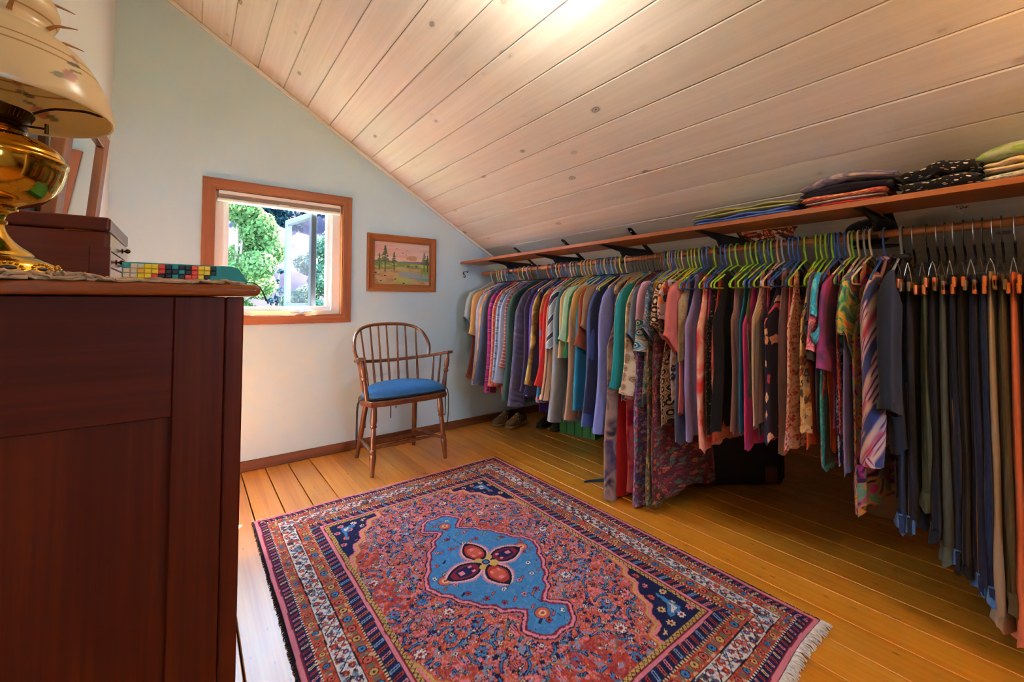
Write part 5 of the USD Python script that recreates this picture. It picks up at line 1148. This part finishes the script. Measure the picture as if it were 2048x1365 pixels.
# trousers hung by their cuffs from wooden clamp hangers, waistbands down
M['clamp_orange'] = wood('clamp_orange', 'a04c14', 'cc6a20', 'd8823c', 'x', .35, coat=.4)
M['clamp_brown'] = wood('clamp_brown', '5a4630', '74603f', '8a744e', 'x', .5)
def clamp_hanger(y, k, label):
    h = thing('clamp_hanger', label, 'hanger', (PX, y, PZ), 0, 'wooden trouser clamp hangers')
    mt = M['clamp_orange'] if k % 3 != 1 else M['clamp_brown']; wire = M['steel'] if k % 2 else M['dark_wire']; dz = -.012 * (k % 3)
    part(h, 'hook', tube(hook_pts(.0195, -.075), .0017, 6), wire)
    part(h, 'loop', tube(smooth_path([(0, 0, -.07), (.012, 0, -.085), (.03, 0, -.105), (.032, 0, -.128), (.01, 0, -.138), (-.02, 0, -.142)], 14), .0036, 6), M['black_steel'])
    for s in (-1, 1): part(h, 'spring_bail', tube(smooth_path([(-.12, s * .0105, -.195 + dz), (-.115, s * .008, -.16 + dz), (-.105, 0, -.128), (-.10, 0, -.128)], 10), .0013, 5), wire)
    part(h, 'cross_wire', tube([(-.10, 0, -.129), (.10, 0, -.129)], .0014, 5), wire)
    for s in (-1, 1): part(h, 'jaw', box(-.175, .175, s * .0105 - .0042, s * .0105 + .0042, -.222 + dz, -.187 + dz, .003), mt, smooth=False)
    return h
def trousers(y, zbot, spec, label, T, seed):
    r = np.random.default_rng(seed); g = thing('trousers', label, 'trousers', (PX, y, PZ), float(r.uniform(-3, 3)), 'trousers hanging by their cuffs'); F_ = fabric(spec); hb = zbot - PZ
    for s in (-1, 1):
        zt = lambda x: -.172 - .010 * r.uniform(0, 1) + 0 * x
        m, uv = body(zt, lambda t: .125 + .070 * np.clip(t * 1.25, 0, 1) ** 1.3 + .01 * np.sin(6 * t), lambda t: T * .74 * (.5 + .5 * np.clip(t * 4, 0, 1)) * np.where(t > .97, .8, 1), hb + .035, seed + s, folds=.003, nu=44, nv=30, flare_y=.007)
        m.vertices[:, 1] += s * T * .22; m.vertices[:, 0] += s * .010
        leg = part(g, 'leg', m, F_, True, uv)
        # side seam along the room-side edge
        row = m.vertices.reshape(30, 45, 3)[:, 22]; row = row + [-.0015, 0, 0]
        if spec.startswith('denim') and s > 0: part(leg, 'seam', tube(row[12:], .0009, 4), M['stitch'])
    wb, uv = body(lambda x: hb + .06 + 0 * x, lambda t: .198 + .006 * t, lambda t: T * 1.55 + .003 * t, hb, seed + 9, folds=.002, nu=44, nv=6)
    part(g, 'waistband', wb, fabric(spec) if not spec.startswith('denim') else fabric('denim:4a78b8'), True, uv)
    if spec.startswith('denim'):
        part(g, 'belt_loop', box(-.203, -.193, -.006, .006, hb - .004, hb + .055, .002), F_, smooth=False)
        part(g, 'pocket', cat_([box(-.17, -.05, s * (T * .95 + .003) - .002, s * (T * .95 + .003) + .002, hb + .10, hb + .23, .0015) for s in (-1, 1)]), F_, smooth=False)
M['stitch'] = plain('stitch', 'b07840', .8)
_tl = ['gripping the first dark blue jeans', 'gripping the blue-black jeans', 'gripping the olive joggers', 'gripping the black navy trousers', 'gripping the grey green jeans', 'gripping the indigo jeans', 'gripping the plain black trousers', 'gripping the navy jeans', 'gripping the jeans with turned-up waistband', 'gripping the ivory beige trousers', 'gripping the olive brown trousers', 'gripping the coral pink trousers', 'gripping the trousers at the right edge']
for i, (y, zb, spec, label) in enumerate(TROUSERS):
    trousers(y, zb, spec, label, .0135, 300 + i)
    clamp_hanger(y, i, 'wooden clamp hanger ' + _tl[i])

# ------------------------------------------------------------------ folded things on the shelf
def folded(name, label, cat, x0, y0, z0, dx, dy, dz, spec, seed, layers=2, dome=0.0, taper=0.0, rotz=0.0, group='folded clothes on the shelf'):
    r = np.random.default_rng(seed); g = thing(name, label, cat, (x0, y0, z0), rotz, group); F_ = fabric(spec); hL = dz / layers
    for k in range(layers):
        n_, m_ = 40, 26; th = np.linspace(0, 2 * np.pi, n_ + 1)
        # rounded fold in cross-section (x,z) swept along y
        yy = np.linspace(-dy / 2, dy / 2, m_); V = []; ph = r.uniform(0, 6)
        for j, y_ in enumerate(yy):
            e = 1 - abs(2 * j / (m_ - 1) - 1) ** 6 * .25; lift = dome * math.cos(math.pi * y_ / dy)
            cx = np.sign(np.cos(th)) * np.abs(np.cos(th)) ** .45; cz = np.sign(np.sin(th)) * np.abs(np.sin(th)) ** .7
            hh = hL * .5 * e * (1 + .12 * math.sin(7 * y_ / dy + ph + k)); wx = dx * .5 * (1 - .06 * k + .02 * math.sin(9 * y_ / dy + ph))
            zc_ = k * hL + hh + lift * (k + 1.0) / layers + .004 * math.sin(5 * y_ / dy * 3 + ph) * (k > 0)
            zz_ = zc_ + hh * cz * .97 - taper * hL * .3 * (cx > .5)
            V.append(np.stack([wx * cx, np.full(n_ + 1, y_) + .006 * np.sin(4 * th + ph + k), np.maximum(zz_, .0006)], -1))
        V = np.array(V); uv = np.stack([np.broadcast_to(th / np.pi * dx, V.shape[:2]), np.broadcast_to(yy[:, None], V.shape[:2])], -1) + seed
        F = grid_faces(n_ + 1, m_); caps = []
        for row in (0, m_ - 1): caps += [[row * (n_ + 1), row * (n_ + 1) + a_, row * (n_ + 1) + a_ + 1] for a_ in range(1, n_)]
        part(g, 'fold', trimesh.Trimesh(V.reshape(-1, 3), np.vstack([F, caps]), process=False), F_, True, uv.reshape(-1, 2))
    return g
sz = SHZ + .0005
folded('folded_shirt', 'folded blue shirt under the olive one at the left end of the shelf piles', 'clothes', 2.03, .865, sz, .20, .42, .028, 'plain:5068b4', 401, 2)
folded('folded_shirt', 'folded olive shirt lying on the folded blue one on the shelf', 'clothes', 2.035, .855, sz + .029, .20, .44, .026, 'plain:a09a5a', 402, 2, .006)
folded('folded_shirt', 'folded bright red garment at the bottom of the shelf stack', 'clothes', 2.03, .485, sz, .19, .22, .012, 'plain:c02428', 403, 1)
folded('folded_shirt', 'folded pale patterned garment second from the bottom of the shelf stack', 'clothes', 2.03, .487, sz + .0125, .19, .23, .013, 'paisley:b8a090,5a5a68,c8b8a0', 404, 1)
folded('folded_shirt', 'folded orange red floral garment in the middle of the shelf stack', 'clothes', 2.03, .492, sz + .026, .20, .25, .020, 'ditsy:d86048,e8c070,b83838', 405, 1)
folded('folded_shirt', 'folded black garment just under the tie-dyed one in the shelf stack', 'clothes', 2.035, .486, sz + .0465, .20, .27, .022, 'plain:1c1420', 406, 1, .012)
folded('folded_shirt', 'purple and cream tie-dyed garment on top of the shelf stack', 'clothes', 2.035, .478, sz + .068, .21, .29, .030, 'tie:4c4664,b09c94,5c5474,c8b090', 407, 1, .022)
folded('folded_dress', 'folded black cloth with cream polka dots on the shelf', 'clothes', 2.035, .232, sz, .20, .185, .083, 'dots:14100e,d8c8a8', 408, 2, .012)
folded('folded_cloth', 'folded cream cloth with small teal flowers, lowest at the right end of the shelf', 'clothes', 2.035, .035, sz, .20, .19, .026, 'ditsy:d8ccb0,6a9a94,c8b890', 409, 1)
folded('folded_cloth', 'folded beige and yellow cloth in the middle of the right end pile', 'clothes', 2.03, .038, sz + .027, .20, .18, .036, 'ditsy:d8c49c,d8c848,c8a888', 410, 2)
folded('folded_cloth', 'folded pale green cloth on top of the right end pile', 'clothes', 2.04, .045, sz + .065, .20, .20, .042, 'floral:a8b888,8cb050,b0c098,98ac80', 411, 1, .006)

# ------------------------------------------------------------------ draped odds and ends under the shelf
def drape(name, label, cat, x, y, z, dx, dy, dz, spec, seed, point=0.5):
    r = np.random.default_rng(seed); g = thing(name, label, cat, (x, y, z), 0, None); n_, m_ = 26, 20
    u_, v_ = np.meshgrid(np.linspace(-.5, .5, n_), np.linspace(0, 1, m_)); hang = dz * (1 - point * np.abs(u_) * 2)
    Y_ = u_ * dy * (1 - .25 * v_) ; Z_ = -hang * v_; X_ = dx * v_ * .4 + .010 * np.sin(14 * u_ + 3 * v_ + seed) + .008 * np.sin(6 * v_ + 9 * u_)
    V1 = np.stack([X_, Y_, Z_], -1).reshape(-1, 3); V2 = V1 + [.003, 0, 0]; F = grid_faces(n_, m_)
    m = trimesh.Trimesh(np.vstack([V1, V2]), np.vstack([F, F[:, ::-1] + len(V1)]), process=False); uv = np.stack([Y_ + X_, Z_], -1).reshape(-1, 2)
    part(g, 'cloth', m, fabric(spec), True, np.vstack([uv, uv])); return g
drape('scarf', 'orange and brown floral scarf draped behind the shelf beside the fourth bracket', 'scarf', 2.185, .845, 1.452, .06, .26, .10, 'ditsy:5a2c1c,c8603c,d8b090', 501)
drape('lace_trim', 'small scrap of white lace hanging below the shelf', 'lace', 2.172, .205, 1.452, .0, .045, .036, 'leopard:d8d0c4,14100c', 502, .8)
cp = thing('cap', 'black cap with white stitching hanging under the shelf by the fifth bracket', 'cap', (2.23, .47, 1.375))
part(cp, 'crown', trimesh.convex.convex_hull(np.vstack([_ico * (.055, .085, .045) + (0, 0, .03), _ico * (.035, .06, .02) + (.0, .01, -.02)])), fabric('plain:10141c'), True)
part(cp, 'brim', slab(np.array([(.055 * math.cos(t), .075 * math.sin(t)) for t in np.linspace(0, 2 * math.pi, 30, endpoint=False)]) + [-.01, -.02], [(-.048, .95), (-.045, 1.0), (-.041, .95)]), fabric('plain:10141c'), True)
part(cp, 'stitching', cat_([tube([(-.056, -.03 + .006 * k, .03 + .004 * (k % 3)), (-.058, -.027 + .006 * k, .015 + .003 * (k % 2))], .0009, 4) for k in range(8)]), M['fringe'])
wh = thing('wall_hook', 'small black wire hook on the gable wall left of the rail', 'hook', (1.955, YG, 1.37))
part(wh, 'plate', tube([(-.0, -.001, .012), (.0, -.004, .0), (.003, -.001, -.012)], .006, 8), M['black_steel'])
part(wh, 'hook', tube(smooth_path([(0, -.003, .01), (.015, -.02, .018), (.028, -.02, .008), (.04, -.015, .03)], 14), .003, 6), M['black_steel'])
part(wh, 'loop', tube(smooth_path([(0, -.003, -.008), (.008, -.02, -.026), (-.002, -.025, -.04), (-.012, -.02, -.03)], 14), .003, 6), M['black_steel'])

# ------------------------------------------------------------------ things on the floor under the clothes
M['shoe_tan'] = plain('shoe_tan', '6e5c40', .8, noise=.15, nscale=40); M['shoe_sole'] = plain('shoe_sole', '94886c', .7); M['shoe_dark'] = plain('shoe_dark', '1a1612', .6); M['shoe_stripe'] = plain('shoe_stripe', 'b0a084', .7)
M['boot_leather'] = plain('boot_leather', '1c1712', .5, noise=.2, nscale=20); M['bin_green'] = plain('bin_green', '0c6a2c', .4); M['suitcase_black'] = plain('suitcase_black', '0e0d0d', .6, bump=.2, bscale=300); M['suit_leather'] = plain('suit_leather', '5a2c18', .5); M['card'] = plain('card', 'a07c54', .85)
def shoe(name, label, loc, rot, boot=False, group=None):
    s = thing(name, label, 'shoe' if not boot else 'boot', loc, rot, group); L = .285; n_ = 24; th = np.linspace(0, 2 * np.pi, n_, endpoint=False)
    def loft(stations):
        V = []
        for y_, w, z0, z1, ex in stations:
            c_, s_ = np.cos(th), np.sin(th); V.append(np.stack([w * np.sign(c_) * np.abs(c_) ** .8, np.full(n_, y_), (z0 + z1) / 2 + (z1 - z0) / 2 * np.sign(s_) * np.abs(s_) ** ex], -1))
        m_ = len(V); V = np.vstack(V + [V[0].mean(0)[None], V[-1].mean(0)[None]]); F = []
        for i in range(m_ - 1):
            for k in range(n_):
                l = (k + 1) % n_; F += [[i * n_ + k, i * n_ + l, (i + 1) * n_ + l], [i * n_ + k, (i + 1) * n_ + l, (i + 1) * n_ + k]]
        for k in range(n_): F += [[m_ * n_, (k + 1) % n_, k], [m_ * n_ + 1, (m_ - 1) * n_ + k, (m_ - 1) * n_ + (k + 1) % n_]]
        return trimesh.Trimesh(V, F, process=False)
    top = .105 if not boot else .12
    part(s, 'sole', loft([(0, .012, .012, .026, .5), (.01, .034, .003, .028, .5), (.05, .046, 0, .026, .5), (.10, .047, 0, .026, .5), (.16, .037, .002, .028, .5), (.22, .036, 0, .032, .5), (.27, .034, 0, .034, .5), (.285, .018, .006, .032, .5)]), M['shoe_sole'] if not boot else M['shoe_dark'], smooth=60)
    up = [(.006, .014, .02, .032, .8), (.02, .034, .02, .052, .8), (.06, .044, .02, .064, .8), (.10, .044, .02, .078, .8), (.14, .038, .02, .096, .8), (.18, .034, .02, top, .7), (.23, .033, .02, top - .012, .7), (.265, .031, .02, top - .008, .7), (.280, .018, .022, top - .012, .7)]
    part(s, 'upper', loft(up), M['shoe_tan'] if not boot else M['boot_leather'], smooth=60)
    if boot:
        part(s, 'shaft', lathe([(.046, .07), (.047, .12), (.05, .20), (.052, .25), (.047, .252), (.044, .2)], 24).apply_scale((.85, 1, 1)).apply_translation((0, .225, 0)), M['boot_leather'], smooth=60)
    else:
        part(s, 'opening', loft([(.165, .012, .09, .108, .8), (.18, .024, .088, .109, .8), (.23, .025, .085, .100, .8), (.262, .02, .085, .101, .8), (.272, .008, .085, .098, .8)]), M['shoe_dark'], smooth=60)
        for k in range(4): part(s, 'lace', tube([(-.022, .10 + .018 * k, .074 + .008 * k), (0, .106 + .018 * k, .082 + .009 * k), (.022, .10 + .018 * k, .074 + .008 * k)], .0028, 6), M['shoe_stripe'])
        for sg in (-1, 1):
            for k in range(2): part(s, 'stripe', tube([(sg * .0455, .09 + .03 * k, .03), (sg * .043, .11 + .03 * k, .055), (sg * .034, .125 + .03 * k, .078)], .0035, 6), M['shoe_stripe'])
    return s
shoe('sneaker', 'tan running sneaker nearest the baseboard under the clothes', (2.165, 3.10, 0), -78, group='pair of tan sneakers')
shoe('sneaker', 'tan running sneaker in front of its mate, away from the baseboard', (2.215, 2.965, 0), -74, group='pair of tan sneakers')
shoe('boot', 'dark ankle boot on the left of the pair under the red shirt', (2.43, 2.80, 0), -80, True, 'pair of dark boots')
shoe('boot', 'dark ankle boot on the right of the pair, nearer the green bin', (2.47, 2.66, 0), -76, True, 'pair of dark boots')
gb = thing('storage_bin', 'green plastic storage bin on the floor behind the periwinkle sleeve', 'bin', (2.60, 2.30, 0), 12)
V = [box(.0, .012, 0, .34, .012, .30), box(.388, .40, 0, .34, .012, .30), box(.012, .388, 0, .012, .012, .30), box(.012, .388, .328, .34, .012, .30), box(0, .40, 0, .34, 0, .012)]
part(gb, 'tub', cat_(V), M['bin_green'], smooth=False)
part(gb, 'rim', cat_([box(-.012, .412, -.012, -.0005, .275, .302, .003), box(-.012, .412, .3405, .352, .275, .302, .003), box(-.012, -.0005, -.0005, .3405, .275, .302, .003), box(.4005, .412, -.0005, .3405, .275, .302, .003)]), M['bin_green'], smooth=False)
for k in range(4): part(gb, 'rib', cat_([box(.05 + .09 * k, .06 + .09 * k, -.008, -.0005, .01, .27, .002), box(-.008, -.0005, .04 + .075 * k, .05 + .075 * k, .01, .27, .002)]), M['bin_green'], smooth=False)
su = thing('suitcase', 'black soft suitcase with brown leather corners standing in the dark under the clothes', 'suitcase', (2.40, 1.36, 0), -36)
part(su, 'shell', rbox(0, .56, 0, .20, .004, .40, .035), M['suitcase_black'])
part(su, 'piping', cat_([tube(np.array([(.03, y_, .03), (.53, y_, .03), (.55, y_, .06), (.55, y_, .35), (.53, y_, .385), (.03, y_, .385), (.01, y_, .35), (.01, y_, .06)]), .005, 6, closed=True) for y_ in (.0, .2)]), M['suitcase_black'])
for x_ in (.06, .44): part(su, 'leather_patch', box(x_, x_ + .07, -.004, .004, .02, .12, .003), M['suit_leather'], smooth=False)
part(su, 'handle', tube(smooth_path([(.21, .1, .40), (.22, .1, .435), (.28, .1, .45), (.34, .1, .435), (.35, .1, .40)], 14), .009, 8), M['suit_leather'])
cb = thing('cardboard_box', 'small tan cardboard box on the floor behind the first jeans', 'box', (2.86, .47, 0), 8)
part(cb, 'carton', box(0, .26, 0, .22, .001, .17, .002), M['card'], smooth=False)
part(cb, 'flap', cat_([box(.002, .258, .002, .109, .1705, .1735), box(.002, .258, .111, .218, .1705, .1735)]), M['card'], smooth=False)
part(cb, 'tape', box(-.001, .261, .09, .13, .174, .1745), M['shoe_stripe'], smooth=False)
sb = thing('fabric_tie', 'loose end of dark blue cloth trailing on the floor beside the tie-dyed maxi dress', 'cloth', (1.99, 1.76, 0))
part(sb, 'strip', tube(smooth_path([(-.05, .045, .008), (-.01, .02, .012), (.03, .0, .010), (.07, -.03, .014), (.10, -.05, .03)], 16), np.linspace(.005, .012, 16), 8), fabric('plain:2c4a6c'))

# unseen ceiling lamps out of the frame, placed for the light they throw
def ceiling_lamp(label, pos, color, power):
    lp = thing('ceiling_lamp', label, 'lamp', pos); zt = zc(pos[0]) - pos[2]
    part(lp, 'canopy', lathe([(0.001, zt - .03), (.05, zt - .028), (.06, zt + .03)], 24), M['brass'])
    part(lp, 'stem', tube([(0, 0, zt - .02), (0, 0, .06)], .008), M['brass'])
    part(lp, 'socket', lathe([(.001, .075), (.02, .07), (.022, .03), (.018, .028)], 20), M['brass'])
    s_ = UsdLux.SphereLight.Define(stage, str(lp.GetPath()) + '/bulb')
    s_.CreateRadiusAttr(0.045); s_.CreateColorAttr(color); s_.CreateIntensityAttr(power)
    UsdGeom.Xformable(s_).AddTranslateOp().Set((0, 0, -0.02))
ceiling_lamp('unseen ceiling lamp out of view above, lighting the sloped ceiling and gable wall', LAMP_POS, LAMP_COLOR, LAMP_POWER)
ceiling_lamp('unseen ceiling lamp behind the camera, placed to warm the right side of the ceiling', LAMP2_POS, LAMP2_COLOR, LAMP2_POWER)
